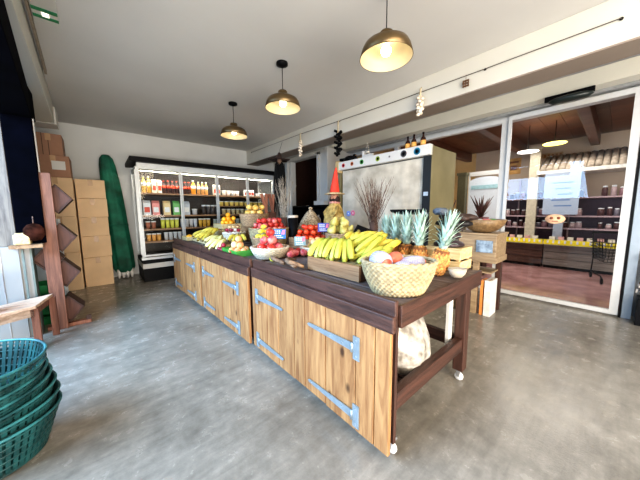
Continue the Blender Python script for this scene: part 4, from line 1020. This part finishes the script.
row('tub', (.08, .07, .07), 1.68, 1.98, .09, z, 'dark jar with white lid on the second fridge shelf', 'jar', 'dark jars with white lids', .20, .038)
row('tub', (.70, .60, .35), 2.10, 3.1, .105, z, 'mustard jar on the second shelf behind the right doors', 'jar', 'mustard jars behind the right doors', .12, .042)
row('tub', (.80, .62, .15), 2.05, 3.1, .115, 1.386, 'yellow cheese tub on the short middle shelf', 'tub', 'yellow cheese tubs on the short shelf', .10, .048)
z = SH[2]+.001
row('tub', (.42, .16, .10), .68, .80, .09, z, 'reddish jar leftmost on the third fridge shelf', 'jar', 'reddish jars on the third fridge shelf', .14, .038)
row('tub', (.72, .72, .12), .92, 1.16, .08, z, 'yellow green yoghurt pot on the third fridge shelf', 'pot', 'yellow green pots on the third shelf', .19, .036)
row('tub', (.72, .74, .80), 1.26, 1.50, .08, z, 'white yoghurt pot on the third fridge shelf', 'pot', 'white pots on the third shelf', .17, .036)
row('tub', (.85, .50, .08), 1.60, 1.76, .08, z, 'orange pot on the third fridge shelf', 'pot', 'orange pots on the third shelf', .17, .036)
row('tub', (.45, .52, .45), 1.90, 2.6, .10, z, 'grey green jar on the third fridge shelf', 'jar', 'grey green jars on the third shelf', .15, .04)
z = SH[3]+.001
row('tub', (.85, .45, .12), .68, .84, .08, z, 'orange pot on the fourth fridge shelf', 'pot', 'orange pots on the fourth shelf', .14, .036)
row('tub', (.72, .72, .72), .96, 1.20, .08, z, 'white pot on the fourth fridge shelf', 'pot', 'white pots on the fourth shelf', .15, .036)

# ------------------------------------------------------------------ cardboard box stacks
def carton_box(label, x0, x1, y0, y1, z0, z1, m, flaps=False, lab=None, rz=0):
    cx, cy = (x0+x1)/2, (y0+y1)/2; w_, d_ = (x1-x0)/2, (y1-y0)/2; h = z1-z0-.002
    t = thing('cardboard_box', label, 'cardboard box', (cx, cy, z0+.001), rz)
    MB().box(-w_, w_, -d_, d_, 0, h).build('box_body', m, t, bevel=.006)
    MB().box(-w_+.01, w_-.01, -.025, .025, h-.0005, h+.0005).build('packing_tape', tape, t); MB().box(-.03, .03, -d_-.0012, -d_+.001, h-.10, h).build('packing_tape', tape, t)
    if flaps: MB().box(-.004, .004, -d_-.001, -d_+.001, 0, h-.02).box(-.07, -.062, -d_-.001, -d_+.001, 0, h).build('front_flap_seams', mat('dark_seam', (.08, .05, .04), .8), t)
    if lab: MB().box(-.02, .13, -d_-.002, -d_, h*.35, h*.75).build('white_label', white, t)
carton_box('brown cardboard box topmost of the tall left stack, under the ceiling beam', -.64, -.34, 5.70, 6.1, 2.13, 2.45, cardb, True)
carton_box('brown cardboard box with a white label, second from top of the tall left stack', -.64, -.28, 5.68, 6.12, 1.80, 2.13, cardb, False, True)
carton_box('tan cardboard box third from top of the tall left stack', -.66, -.27, 5.66, 6.12, 1.20, 1.80, card)
carton_box('tan cardboard box fourth from top of the tall left stack, behind the plank rack', -.66, -.27, 5.66, 6.12, .62, 1.20, card)
carton_box('tan cardboard box at the foot of the tall left stack', -.66, -.27, 5.66, 6.12, 0, .62, card)
zs = [0, .50, .86, 1.18, 1.49, 1.80]
nm = ['at the foot of the right hand stack beside the green parasol', 'second from the floor in the right hand stack', 'in the middle of the right hand stack', 'second from top in the right hand stack', 'topmost of the right hand stack beside the green parasol']
for k in range(5): carton_box('tan cardboard box '+nm[k], -.25, .12+.008*(k % 2), 5.74+.01*(k % 2), 5.98, zs[k], zs[k+1], card)

# ------------------------------------------------------------------ folded green parasol
t = thing('folded_parasol', 'rolled dark green parasol leaning against the back wall beside the boxes', 'parasol', (.31, 6.125, 0))
gr = mat('green_canvas', (.005, .075, .045), .75, c2=(.010, .15, .09), var=.2, scale=4, bump=.4)
b = MB(); n = 32; prof = [(.02, .12), (.12, .125), (.16, .2), (.165, .5), (.16, .9), (.15, 1.3), (.14, 1.6), (.125, 1.9), (.11, 2.12), (.09, 2.24), (.05, 2.3), (0, 2.31)]
prof2 = []
for i in range(len(prof)-1):
    for q in range(3):
        u = q/3; prof2.append(tuple(prof[i][k]*(1-u)+prof[i+1][k]*u for k in (0, 1)))
prof2.append(prof[-1])
b.lathe(prof2, 40, fn=lambda t, z: 1+.09*math.sin(6*t+1.4*z)+.04*math.sin(11*t-2*z), sy=.8)
for i, v in enumerate(b.v): b.v[i] = (v[0]-.13*(v[2]/2.3), v[1]+.07*v[2]/2.3, v[2])
b.build('canopy_roll', gr, t)
MB().tube([(0, 0, .0), (0, 0.005, .14)], .022, 10).build('pole', greym, t)
b = MB()
for k in range(4): b.tube([(-.10+.065*k, -.03, .20), (-.10+.065*k, -.07, .10), (-.10+.065*k, -.08, .015)], [.034, .030, .014], 8)
b.build('canopy_tips', mat('white_canvas_tip', (.72, .70, .68), .7), t)
b = MB(); b.lathe([(.165, 1.0), (.172, 1.0), (.172, 1.04), (.165, 1.04), (.165, 1.0)], 24, sy=.82)
for i, v in enumerate(b.v): b.v[i] = (v[0]-.13*(v[2]/2.3), v[1]+.07*v[2]/2.3, v[2])
b.build('tie_strap', gr, t)

# ------------------------------------------------------------------ left corner: post, beam, planks, low wall, plank rack, bench
t = thing('dark_timber_frame', 'dark stained timber post carrying a heavy dark beam at the left edge', 'post', (-.52, 3.9, 0))
b = MB(); b.box(-.10, .095, -.09, .09, .95, 2.18); b.build('post', navy, t, bevel=.005)
b = MB(); b.prism([(-.12, .09), (.105, .09), (.105, -.15), (.32, -3.0), (-.1, -3.0)], 2.18, 2.46, 'z'); b.build('overhead_beam', navy, t, bevel=.005)
MB().box(.096, .105, -.04, -.01, .95, 2.2).build('pale_edge_strip', alu, t)
struct(MB().box(-1.1, -.55, 3.80, 3.94, 0, .93).box(-1.1, -.62, 3.785, 3.80, 0, .93, (.97, .97, .97)), 'wall_left_low', mat('painted_boards', (.34, .33, .31), .6, var=.04, scale=3))
struct(MB().box(-.55, -.535, 3.80, 3.94, 0, .93).box(-.60, -.585, 3.77, 3.785, 0, .93), 'trim_10', mat('green_grey_trim', (.16, .2, .18), .6))
struct(MB().box(-.74, -.735, 3.78, 3.786, 0, .93), 'trim_11', greym)
t = thing('weathered_plank_screen', 'weathered grey plank screen standing on the low white wall at the left edge', 'plank screen', (-.92, 3.84, .932))
b = MB()
for k in range(3): b.box(-.18+.16*k, -.18+.16*k+.155, -.02, .02, 0, 1.6, jt(None, .15))
b.build('planks', greyw, t, bevel=.004)
MB().box(-.18, .29, .02, .05, .3, .38).build('batten', greyw, t)
o = MB().lathe([(0, -.10), (.05, -.09), (.085, -.02), (.08, .05), (.05, .10), (0, .12)], 16, sx=1, sy=.7).build('hanging_ham', mat('dark_ham', (.02, .007, .004), .9, c2=(.05, .016, .01), var=.3, scale=12), None, (-.49, 3.72, 1.06), (0, 0, 0)); o.scale = (.9, .5, .8); tag(o, 'dark brown cured ham hung on the dark post', 'ham'); MC['dark_ham'].node_tree.nodes['Principled BSDF'].inputs['Specular IOR Level'].default_value = .05
MB().tube([(0, 0, .11), (0, .02, .20)], .005, 6).build('string', twm, o)
t = thing('wooden_block', 'small pale wooden block resting on the low wall beside the dark post', 'wooden block', (-.57, 3.74, .95)); MB().box(-.06, .05, -.04, .04, 0, .10).build('block', palew, t, bevel=.01); MB().box(-.045, .035, -.03, .03, .1, .112).build('cap', palew, t)
t['label'] = 'small pale wooden block beside the dark post above the low white wall'
struct(MB().box(-.66, -.44, 3.68, 3.80, .915, .948), 'trim_12', midw)

# plank rack with diamond shelves
t = thing('plank_rack', 'reddish plank rack with diamond shaped pockets standing beside the bench', 'rack', (-.355, 3.86, 0))
pk = MB(); pk.box(-.105, .012, -.03, .0, .0, 1.66, (1.0, .95, .9)); pk.build('upright_plank', redw, t, bevel=.004)
def pocket(xo, z, hx, hz):
    q = MB(); th = .016
    def ring(h1, h2): return [(xo+h1, z), (xo, z+h2), (xo-h1, z), (xo, z-h2)]
    o_, i_ = ring(hx, hz), ring(hx-th*1.4, hz-th*1.4)
    for k in range(4):
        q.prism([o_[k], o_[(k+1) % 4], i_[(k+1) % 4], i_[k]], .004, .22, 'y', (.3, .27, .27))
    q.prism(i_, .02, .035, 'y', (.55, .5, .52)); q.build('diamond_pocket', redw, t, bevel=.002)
for z in (.20, .60, .99, 1.40): pocket(.03, z, .125, .155)
pocket(-.085, .77, .12, .15)
MB().box(-.15, .20, .0, .075, .0, .04, (1.3, 1.2, 1.1)).build('foot', redw, t, bevel=.006)
MB().box(.16, .20, .0, .04, .041, .09).build('foot_stop', darkwz, t)
# bench
t = thing('wooden_bench', 'small pale wooden bench in front of the low white wall at the left edge', 'bench', (-.49, 3.34, 0), 0)
A_, B_, LV = Vector((0, 0)), Vector((.07, .40)), Vector((-.86, -.46))
s_ = MB()
for k in range(3):
    p = A_+(B_-A_)*(k/3); q = A_+(B_-A_)*((k+1)/3-.012); s_.prism([tuple(p), tuple(q), tuple(q+LV), tuple(p+LV)], .40, .428, 'z', jt((1.25, 1.2, 1.15), .1))
s_.build('seat', benchw, t, bevel=.003)
ofs = Vector((-.02, .012)); q = Vector((.003, .018))
p = A_+ofs; MB().prism([tuple(p), tuple(p+q), tuple(p+q+LV*.97), tuple(p+LV*.97)], .33, .40, 'z').build('apron', benchw, t)
MB().prism([tuple(p), tuple(p+(B_-A_)*.9), tuple(p+(B_-A_)*.9+LV*.02), tuple(p+LV*.02)], .33, .40, 'z').build('apron', redw, t)
for p in (A_+Vector((-.03, .02)), B_+Vector((-.02, -.06)), A_+LV*.9+Vector((0, .03)), B_+LV*.9+Vector((0, -.06))):
    MB().box(p.x-.01, p.x+.04, p.y, p.y+.045, 0, .40, (1.1, 1.0, .95)).build('leg', redw, t, bevel=.003)
o = thing('red_bucket', 'red plastic bucket with dark red flowers standing on the bench at the left edge', 'bucket', (-.80, 3.33, .429))
MB().lathe([(0, 0), (.085, 0), (.11, .2), (.118, .2), (.118, .215), (.105, .215), (.08, .012), (0, .012)], 24).build('bucket_body', mat('red_plastic', (.75, .02, .015), .35), o)
b = MB()
for k in range(26): a = k*2.4; rr_ = .09*math.sqrt(k/26); b.lathe([(0, -.018), (.02, -.008), (.022, .008), (0, .02)], 7, (rr_*math.cos(a), rr_*math.sin(a), .225+R.uniform(0, .03)), tint=jt(None, .3))
b.build('flowers', mat('dark_red_flowers', (.20, .02, .02), .8), o)
MB().lathe([(0, .17), (.098, .17), (.098, .205), (0, .21)], 18).build('soil', darkwx, o)
# items behind bench
t = thing('green_crate', 'green plastic crate on the floor behind the bench and plank rack', 'crate', (-.68, 4.26, 0))
gp = mat('green_plastic', (.02, .30, .10), .4)
b = MB()
for z in (0, .12, .24, .36): b.box(-.1, .2, -.15, -.14, z, z+.09); b.box(-.1, .2, .14, .15, z, z+.09); b.box(-.1, -.09, -.14, .14, z, z+.09); b.box(.19, .2, -.14, .14, z, z+.09)
for (x, y) in ((-.1, -.15), (.18, -.15), (-.1, .13), (.18, .13)): b.box(x, x+.02, y, y+.02, 0, .46)
b.build('crate_sides', gp, t); MB().box(-.09, .19, -.14, .14, .0, .01).build('crate_floor', gp, t)
t = thing('white_display_board', 'pale blue white board standing behind the plank rack', 'board', (-.50, 4.45, 0)); MB().box(-.12, .12, -.01, .01, .05, 1.15).build('board_panel', mat('pale_blue_white', (.62, .72, .82), .5, var=.03), t); MB().box(-.14, -.12, -.02, .02, 0, 1.18).box(.12, .14, -.02, .02, 0, 1.18).box(-.12, .12, -.02, .02, 1.15, 1.18).build('board_frame', greym, t)

# ------------------------------------------------------------------ stack of green baskets
gbm = mat('dark_green_basket', (.006, .035, .036), .42, c2=(.015, .075, .075), var=.2, scale=10)
def green_basket(label, z, first=None, rot=0.):
    if first: return dup(first, (-.525, 1.97, z), (.0, 0, rot), label)
    t = thing('green_shopping_basket', label, 'basket', (-.525, 1.97, z), rot)
    b = MB(); n = 56; H = .21; r0, r1 = .215, .283
    # vertical slats
    for k in range(n):
        a0 = 2*PI*k/n; a1 = a0+2*PI/n*.62
        vs = []
        for (q, zz) in ((r0, 0), (r1, H)):
            for d in (0, .006):
                for a in (a0, a1): vs.append(((q-d)*math.cos(a), (q-d)*math.sin(a)*.86, zz))
        b.add(vs, [(0, 1, 5, 4), (2, 6, 7, 3), (0, 4, 6, 2), (1, 3, 7, 5)], jt(None, .15))
    b.build('slats', gbm, t)
    b = MB()
    for u in (.0, .2, .38, .56, .74, .9):
        q = r0+(r1-r0)*u; b.tube([(q*math.cos(a), q*math.sin(a)*.86, H*u) for a in [2*PI*k/48 for k in range(49)]], .0045, 6, cap=False)
    b.build('hoops', gbm, t)
    b = MB(); b.tube([(r1*math.cos(a), r1*math.sin(a)*.86, H) for a in [2*PI*k/56 for k in range(57)]], .007, 8, cap=False, tint=(2.2, 2.3, 2.5)); b.build('rim', gbm, t)
    MB().lathe([(0, 0), (r0, 0), (r0, .006), (0, .006)], 32, sy=.86).build('basket_floor', gbm, t)
    return t
lb = ['lowest green slatted basket of the nested stack, resting on the floor', 'second green basket from the bottom of the nested stack', 'third green basket from the bottom of the nested stack', 'fourth green basket from the bottom of the nested stack', 'third green basket from the top of the nested stack', 'second green basket from the top of the nested stack', 'topmost green slatted basket of the nested stack, open and empty']
g0 = green_basket(lb[0], .008)
for k in range(1, 7): green_basket(lb[k], .008+.052*k, g0, .35*k)

# ------------------------------------------------------------------ ceiling emergency light
t = thing('emergency_light', 'transparent emergency exit panel with a green running sign on the ceiling', 'exit sign', (-.19, 2.98, CZ))
em = mat('frosted_plastic', (.75, .74, .70), .3, var=.03, alpha=.75); gr2 = mat('exit_green', (.01, .22, .09), .4)
MB().box(-.075, .075, -.22, .16, -.028, 0).build('housing', em, t, bevel=.008)
MB().box(-.07, .07, -.05, -.01, -.033, -.0285).build('green_band', gr2, t); MB().box(-.07, .07, .05, .085, -.033, -.0285).build('green_band', gr2, t)
MB().box(-.02, .02, -.01, .05, -.034, -.0285).build('glowing_strip', mat('lit_strip', (1, .95, .8), .4, emit=1.), t)

# ------------------------------------------------------------------ shop interior beyond the glass
struct(MB().box(4.66, 9.2, -2.6, 7.5, -.1, 0), 'floor_shop', mat('reddish_tile', (.36, .19, .18), .12, c2=(.48, .28, .27), var=.1, scale=3))
ci = MB()
for k in range(36): ci.box(4.72, 9.2, -2.6+.28*k, -2.6+.28*k+.275, 2.86, 2.92, jt(None, .22))
struct(ci, 'ceiling_shop', ceilw)
for k in range(4):
    o = MB().box(4.72, 8.3, -.9+k*1.25, -.9+k*1.25+.14, 2.64, 2.86).build('ceiling_rafter', ceilw, None, bevel=.01); tag(o, ['dark wooden rafter under the shop ceiling, rightmost', 'dark wooden rafter seen above the two shop lamps', 'dark wooden rafter left of the shop lamps', 'dark wooden rafter farthest left in the shop'][k], 'rafter')
struct(MB().box(8.3, 8.4, -2.6, 7.5, 0, 2.86), 'wall_shop_back', mat('tan_shop_wall', (.62, .50, .38), .8, var=.05, scale=2))
struct(MB().box(8.26, 8.3, 2.75, 4.0, 0.0, 2.86), 'wall_shop_yellow', mat('yellow_shop_wall', (.75, .52, .24), .8, var=.05, scale=2))
struct(MB().box(4.72, 8.3, 4.0, 4.1, 0, 2.86), 'wall_shop_left', mat('yellow_shop_wall', (.75, .52, .24), .8, var=.05, scale=2))
struct(MB().box(4.72, 8.3, -2.6, -2.5, 0, 2.86), 'wall_shop_right', mat('tan_shop_wall', (.62, .50, .38), .8))
# counter
def longcounter(label, y0, y1, m):
    t = thing('shop_counter', label, 'counter', (7.3, y0, 0)); L = y1-y0
    b = MB(); 
    for z in (.06, .21, .36): b.box(0, .5, 0, L, z, z+.14, jt(None, .12))
    b.build('front_boards', m, t); MB().box(.02, .5, .02, L-.02, 0, .06).build('plinth', black, t)
    MB().box(-.05, .55, -.0, L, .50, .53).build('counter_top', mat('grey_counter', (.5, .48, .46), .4), t)
    e = MB().box(-.09, -.05, 0, L, .52, .62).build('yellow_edge_strip', mat('yellow_strip', (.90, .74, .02), .4, emit=.1), t)
    s_ = MB(); n = int(L/.09)
    for k in range(n): s_.box(-.093, -.09, k*.09+.03, k*.09+.06, .55, .61)
    s_.build('price_tickets', whm, e)
    return t
brd = wood('shop_dark_boards', (.05, .022, .014), (.13, .06, .04), 1, .5, False); grb = wood('shop_grey_boards', (.14, .12, .10), (.28, .24, .21), 1, .5, False)
longcounter('dark boarded counter inside the shop with a yellow ticket strip, left half', 1.0, 2.6, brd)
longcounter('grey boarded counter inside the shop with a yellow ticket strip, right half', -1.2, .98, grb)
t = thing('shop_shelving', 'long shelving inside the shop above the counters, filled with jars', 'shelf', (7.75, -1.2, 0))
pkm = mat('pinkish_shelf', (.50, .36, .38), .5)
for z in (.85, 1.12, 1.52): MB().box(0, .5, 0, 3.8, z-.03, z).build('shelf_board', pkm, t)
b = MB()
for y in (0, .95, 1.9, 2.85, 3.77): b.box(.44, .5, y, y+.03, .53, 2.0)
b.build('uprights', pkm, t); MB().box(.46, .50, 0, 3.8, .55, 1.5).build('back_panel', mat('plum_back', (.07, .035, .06), .6), t)
RS = random.Random(11); JP = {}
def shopjar(x, y, z, h, r, c, label, group):
    key = c
    if key not in JP:
        t = thing('shop_jar', label, 'jar', (x, y, z), 0, group)
        MB().lathe([(0, 0), (.04, 0), (.042, .09), (.03, .11), (0, .11)], 10).build('jar_body', mat('sj_%d%d%d' % tuple(int(q*100) for q in c), c, .4), t)
        MB().lathe([(0, .11), (.034, .11), (.034, .13), (0, .13)], 10).build('lid', whm, t)
        JP[key] = t; o = t
    else: o = dup(JP[key], (x, y, z), (0, 0, 0), label, group)
    o.scale = (r/.04, r/.04, h/.13)
cs = [(.10, .04, .04), (.35, .20, .22), (.22, .20, .24), (.60, .45, .45)]
for z, nm2 in ((1.121, 'jar on the middle shop shelf behind the glass door'), (1.521, 'jar on the top shop shelf behind the glass door'), (.851, 'jar on the lowest shop shelf above the counter')):
    y = -1.1
    while y < 2.5:
        if not (.30 < y < .44):
            h = RS.uniform(.12, .22) if z > 1 else RS.uniform(.10, .16); shopjar(7.86, y, z, h, RS.uniform(.035, .055), RS.choice(cs), nm2, {1.121: 'jars on the middle shop shelf', 1.521: 'jars on the top shop shelf', .851: 'jars on the lowest shop shelf'}[z])
        y += RS.uniform(.095, .125)
# packs on the counter
for k in range(26):
    y = -1.1+k*.14
    if .93 < y < 1.05: continue
    key = ('pack', k % 2)
    if key not in JP:
        o = thing('food_pack', 'small pinkish food pack standing in a row on the shop counter', 'food pack', (7.32, y, .531), 0, 'food packs on the shop counter')
        MB().box(-.03, .03, -.045, .045, 0, .15).build('pack_body', mat('pack_%d' % (k % 2), (.72, .42, .44) if k % 2 else (.78, .72, .66), .5), o); MB().box(-.031, -.03, -.045, .045, .02, .07).build('dark_band', mat('pack_band', (.15, .06, .08), .5), o)
        JP[key] = o
    else: dup(JP[key], (7.32, y, .531))
# reflected tile roof modelled as a canopy, pillars, banner
t = thing('reflected_tile_roof', 'reflected clay tile roof, modelled as a small canopy over the shelves inside the shop', 'canopy', (7.55, -1.3, 0))
b = MB(); ntl = 24
for k in range(ntl):
    y = .04+k*.105
    b.tube([(0, y, 2.12), (.70, y, 2.48)], .052, 8, jt(None, .15))
b.build('reflected_roof_tiles', mat('reflected_clay_tile', (.42, .34, .26), .8, c2=(.58, .5, .4), var=.15, scale=12), t)
MB().prism([(-.02, 2.03), (-.02, 2.09), (.70, 2.43), (.70, 2.03)], 0, 2.55, 'y').build('reflected_roof_body', mat('reflected_roof_white', (.78, .77, .72), .6), t)
t = thing('pale_pillar', 'square cream pillar inside the shop left of the reflected tile roof', 'pillar', (7.62, 1.27, .0)); MB().box(-.0, .1, -.05, .13, .535, 2.62).build('shaft', mat('cream_pillar', (.62, .56, .42), .6), t); MB().box(-.02, .105, -.07, .15, 2.62, 2.68).build('capital', mat('cream_pillar', (.85, .80, .66), .6), t)
t = thing('reflection_board', 'tall pale blue reflection with scribbled lines, modelled as an added panel beside the cream pillar', 'reflection', (7.36, .52, 0)); MB().box(0, .015, .0, .55, 1.15, 2.02).build('panel', mat('reflection_blue', (.42, .50, .62), .5, var=.03), t)  # added panel standing for a pale reflection in the shop glass
b = MB()
for k in range(5): b.box(-.003, 0, .10+.03*(k % 2), .42-.05*(k % 3), 1.80-.12*k, 1.825-.12*k)
b.build('reflection_lines', mat('reflection_ink', (.12, .22, .45), .6), t); MB().box(0, .1, .2, .35, .535, 1.15).build('stand', greym, t)  # lines and stand of the added reflection panel
t = thing('wall_poster', 'small orange brown poster on the tan wall inside the shop', 'poster', (8.285, 1.70, 2.18)); MB().box(-.004, .004, 0, .30, 0, .40).build('sheet', mat('poster_orange', (.55, .28, .08), .6, c2=(.75, .45, .15), var=.2, scale=8), t); MB().box(-.006, -.004, .05, .25, .28, .33).box(-.006, -.004, .08, .22, .1, .22).build('print', mat('poster_dark', (.22, .08, .03), .6), t)
t = thing('wooden_shop_sign', 'small carved wooden sign above the reflected tile roof', 'sign', (8.28, .92, 2.50)); b = MB()
for k in range(6): b.box(-.01, 0, .02+.07*k, .07*k+.065, .0+.01*(k % 2), .07)
b.build('letters', mat('sign_wood', (.35, .16, .05), .6), t); MB().box(0, .01, 0, .46, -.02, .10).build('board', mat('sign_board', (.55, .38, .22), .6), t)
for (x, y, z, c_, e, lab) in ((6.4, .84, 2.44, (1, .85, .2), 3., 'flat yellow glowing ceiling lamp inside the shop'), (6.4, 1.22, 2.36, (1, .93, .85), 3., 'flat white glowing ceiling lamp inside the shop, left of the yellow one')):
    t = thing('shop_lamp', lab, 'lamp', (x, y, z)); MB().lathe([(0, 0), (.16, .0), (.17, .01), (.16, .02), (.05, .03), (0, .03)], 24).build('shade', mat('lampshade_%d' % int(y*10), c_, .4, emit=e), t); MB().tube([(0, 0, .03), (0, 0, 2.86-z)], .006, 6).build('cord', black, t)
# shopping cart in shop
t = thing('shopping_cart', 'black wire shopping cart standing inside the shop behind the glass door', 'shopping cart', (6.62, .0, 0), math.radians(15)); t.scale = (.8, .8, .9)
b = MB()
for k in range(7): z = .42+.06*k; e_ = .02*k; b.tube([(-.38-e_, -.2, z), (.32+e_, -.22-e_/3, z), (.32+e_, .22+e_/3, z), (-.38-e_, .2, z), (-.38-e_, -.2, z)], .006, 5, smooth=False)
for k in range(9): y = -.2+.05*k; b.tube([(-.38, y, .42), (-.5, y, .78)], .004, 4); b.tube([(.32, y, .42), (.44, y, .78)], .004, 4)
for k in range(12): x = -.36+.06*k; b.tube([(x, -.2, .42), (x, -.24, .78)], .004, 4); b.tube([(x, .2, .42), (x, .24, .78)], .004, 4)
b.build('wire_basket', black, t)
b = MB()
for s_ in (-.2, .2): b.tube([(-.42, s_, .08), (-.30, s_, .14), (.38, s_, .12)], .012, 6); b.tube([(.36, s_, .12), (.30, s_, .42), (.50, s_, .92)], .012, 6)
b.build('chassis', black, t); MB().tube([(.5, -.2, .92), (.5, .2, .92)], .018, 8).build('handle', black, t)
for x in (-.38, .34):
    for y in (-.2, .2): MB().lathe([(0, -.014), (.055, -.014), (.06, 0), (.055, .014), (0, .014)], 14, M=Matrix.Translation((x, y, .06)) @ Matrix.Rotation(PI/2, 4, 'X')).build('wheel', black, t)
# left: bright arched window & plant, dark post, yellow wall stuff
t = thing('arched_white_screen', 'white arched display screen inside the shop left of the door post', 'screen', (7.15, 1.78, 0)); t.scale = (1, .88, .93)
b = MB(); arc = [(.0, .55), (.0, 2.1)]+[(.40-.40*math.cos(PI*k/10), 2.1+.12*math.sin(PI*k/10)) for k in range(11)]+[(.8, .55)]
b.prism(arc, 0, .03, 'x'); b.build('panel', mat('screen_white', (.66, .72, .78), .5, var=.03), t); MB().box(-.01, .04, -.03, .0, 0, 2.25).box(-.01, .04, .8, .83, 0, 2.25).box(-.01, .04, -.03, .83, 2.25, 2.36).build('screen_frame', white, t)
MB().box(-.02, .0, 0.05, .75, 1.9, 2.0).build('top_band', mat('blue_band', (.35, .55, .6), .5), t)
t = thing('dark_column', 'dark olive column inside the shop beside the arched screen', 'column', (6.8, 2.46, 0)); MB().box(0, .16, 0, .18, 0, 2.1).build('shaft', mat('olive_dark', (.09, .08, .04), .6), t); MB().box(-.02, .18, -.02, .2, 2.1, 2.16).build('cap', mat('olive_dark', (.09, .08, .04), .6), t)
t = thing('potted_plant', 'dark red leaved potted plant seen through the glass above the wooden bowl', 'plant', (5.6, 1.72, 0))
MB().lathe([(0, .9), (.10, .9), (.14, 1.12), (.13, 1.12), (0, 1.08)], 18).build('pot', mat('plum_pot', (.16, .03, .04), .5), t); MB().box(-.12, .12, -.12, .12, 0, .9).build('pedestal', darkwz, t)
b = MB(); rp_ = random.Random(4)
for k in range(34):
    a = rp_.uniform(0, 6.28); h = rp_.uniform(.12, .42); s_ = rp_.uniform(.02, .16); b.tube([(0, 0, 1.08), (s_*.5*math.cos(a), s_*.5*math.sin(a), 1.08+h*.6), (s_*math.cos(a), s_*math.sin(a), 1.08+h)], [.004, .012, .002], 5, jt(None, .3), flat=.3)
b.build('leaves', mat('dark_leaf', (.06, .05, .03), .6, c2=(.14, .05, .05)), t, (0, 0, -.13)).scale = (1.5, 1.5, 1.12)
t = thing('straw_figure_stand', 'brown wooden figure stand against the yellow wall inside the shop', 'figure', (5.4, 2.25, 0))
MB().lathe([(0, 0), (.14, 0), (.12, .03), (.03, .06), (.025, 1.2), (.05, 1.25), (.02, 1.35), (.045, 1.42), (.04, 1.5), (0, 1.55)], 16).build('turned_post', mat('dark_red_wood', (.13, .03, .02), .5), t); MB().tube([(0, -.02, 1.0), (.0, .16, 1.5)], .012, 6).tube([(0, .02, 1.0), (.0, -.14, 1.45)], .012, 6).build('crossed_sticks', twm, t)
# sticker on glass
t = thing('door_sticker', 'round orange face sticker on the sliding glass door', 'sticker', (XG-.078, .52, 1.13)); q = Matrix.Rotation(-PI/2, 4, 'Y')
MB().lathe([(0, 0), (.10, 0), (.10, .002), (0, .002)], 26, M=q, sx=.62).build('disc', mat('peach_print', (.85, .52, .32), .5), t)
MB().lathe([(0, 0), (.018, 0), (0, .002)], 10, M=Matrix.Translation((-.003, .035, .012)) @ q).lathe([(0, 0), (.018, 0), (0, .002)], 10, M=Matrix.Translation((-.003, -.035, .012)) @ q).box(-.004, -.002, -.03, .03, -.035, -.022).build('face_marks', mat('brown_print', (.35, .1, .05), .5), t)
# outside right: shrub in planter beyond frame
t = thing('planter', 'dark planter with a pale flowering shrub at the right edge beside the door frame', 'planter', (4.40, -.34, 0))
MB().box(-.1, .1, -.12, .12, 0, .3).build('planter_box', black, t, bevel=.005)
b = MB(); rp_ = random.Random(8)
for k in range(130):
    a = rp_.uniform(0, 6.28); rr_ = .13*math.sqrt(rp_.random()); zz = rp_.uniform(.3, .75); c_ = rp_.choice([(.1, .1, .1), (.2, .15, .1), (1, 1, 1)]); b.cbox((rr_*math.cos(a)*.8, rr_*math.sin(a), zz), (.04, .03, .01), c_, rot=(a, rr_*9, a*2))
b.build('leaves', mat('shrub_leaf', (.65, .6, .55), .7), t)

# ------------------------------------------------------------------ lights and world
w = bpy.data.worlds.new('world'); scene.world = w; w.use_nodes = True
nt = w.node_tree; bg = nt.nodes['Background']
tc = nt.nodes.new('ShaderNodeTexCoord'); sp = nt.nodes.new('ShaderNodeSeparateXYZ'); rp = nt.nodes.new('ShaderNodeValToRGB')
nt.links.new(tc.outputs['Generated'], sp.inputs[0]); nt.links.new(sp.outputs['Z'], rp.inputs[0])
rp.color_ramp.elements[0].color = (.55, .56, .58, 1); rp.color_ramp.elements[0].position = .0
rp.color_ramp.elements[1].color = (.72, .86, 1.0, 1); rp.color_ramp.elements[1].position = .25
nt.links.new(rp.outputs[0], bg.inputs[0]); bg.inputs[1].default_value = .9
def area(loc, rot, sx, sy, e, c):
    l = bpy.data.lights.new('area_light', 'AREA'); l.shape = 'RECTANGLE'; l.size = sx; l.size_y = sy; l.energy = e; l.color = c
    o = bpy.data.objects.new('area_light', l); COL.objects.link(o); o.location = loc; o.rotation_euler = rot; return o
def aim(loc, tgt, sx, sy, e, c):
    d = Vector(tgt)-Vector(loc); o = area(loc, d.to_track_quat('-Z', 'Y').to_euler(), sx, sy, e, c); return o
aim((-2.4, 2.4, 2.3), (.1, 2.7, .0), 3.4, 1.8, 470, (.42, .67, 1.0))       # daylight from the open left side
aim((.6, -2.4, 2.5), (2.6, .9, 0), 3.0, 1.6, 150, (1.0, .80, .55))       # added warm fill from the open front, warms the right floor
aim((-1.3, -2.4, .4), (1.2, 4.2, 2.8), 3.0, 1.4, 240, (1., .97, .93))  # added low fill lamp, aimed up to brighten the ceiling
aim((1.0, -2.6, .5), (2.6, 3.4, 2.8), 3.0, 1.4, 170, (1., .93, .84))  # second added fill aimed up at the ceiling
aim((6.3, 1.2, 2.55), (6.3, 1.2, 0), 2.4, 2.4, 85, (1, .93, .85))         # shop interior
scene.view_settings.view_transform = 'Standard'
scene.view_settings.look = 'Medium High Contrast'
scene.view_settings.exposure = -0.15
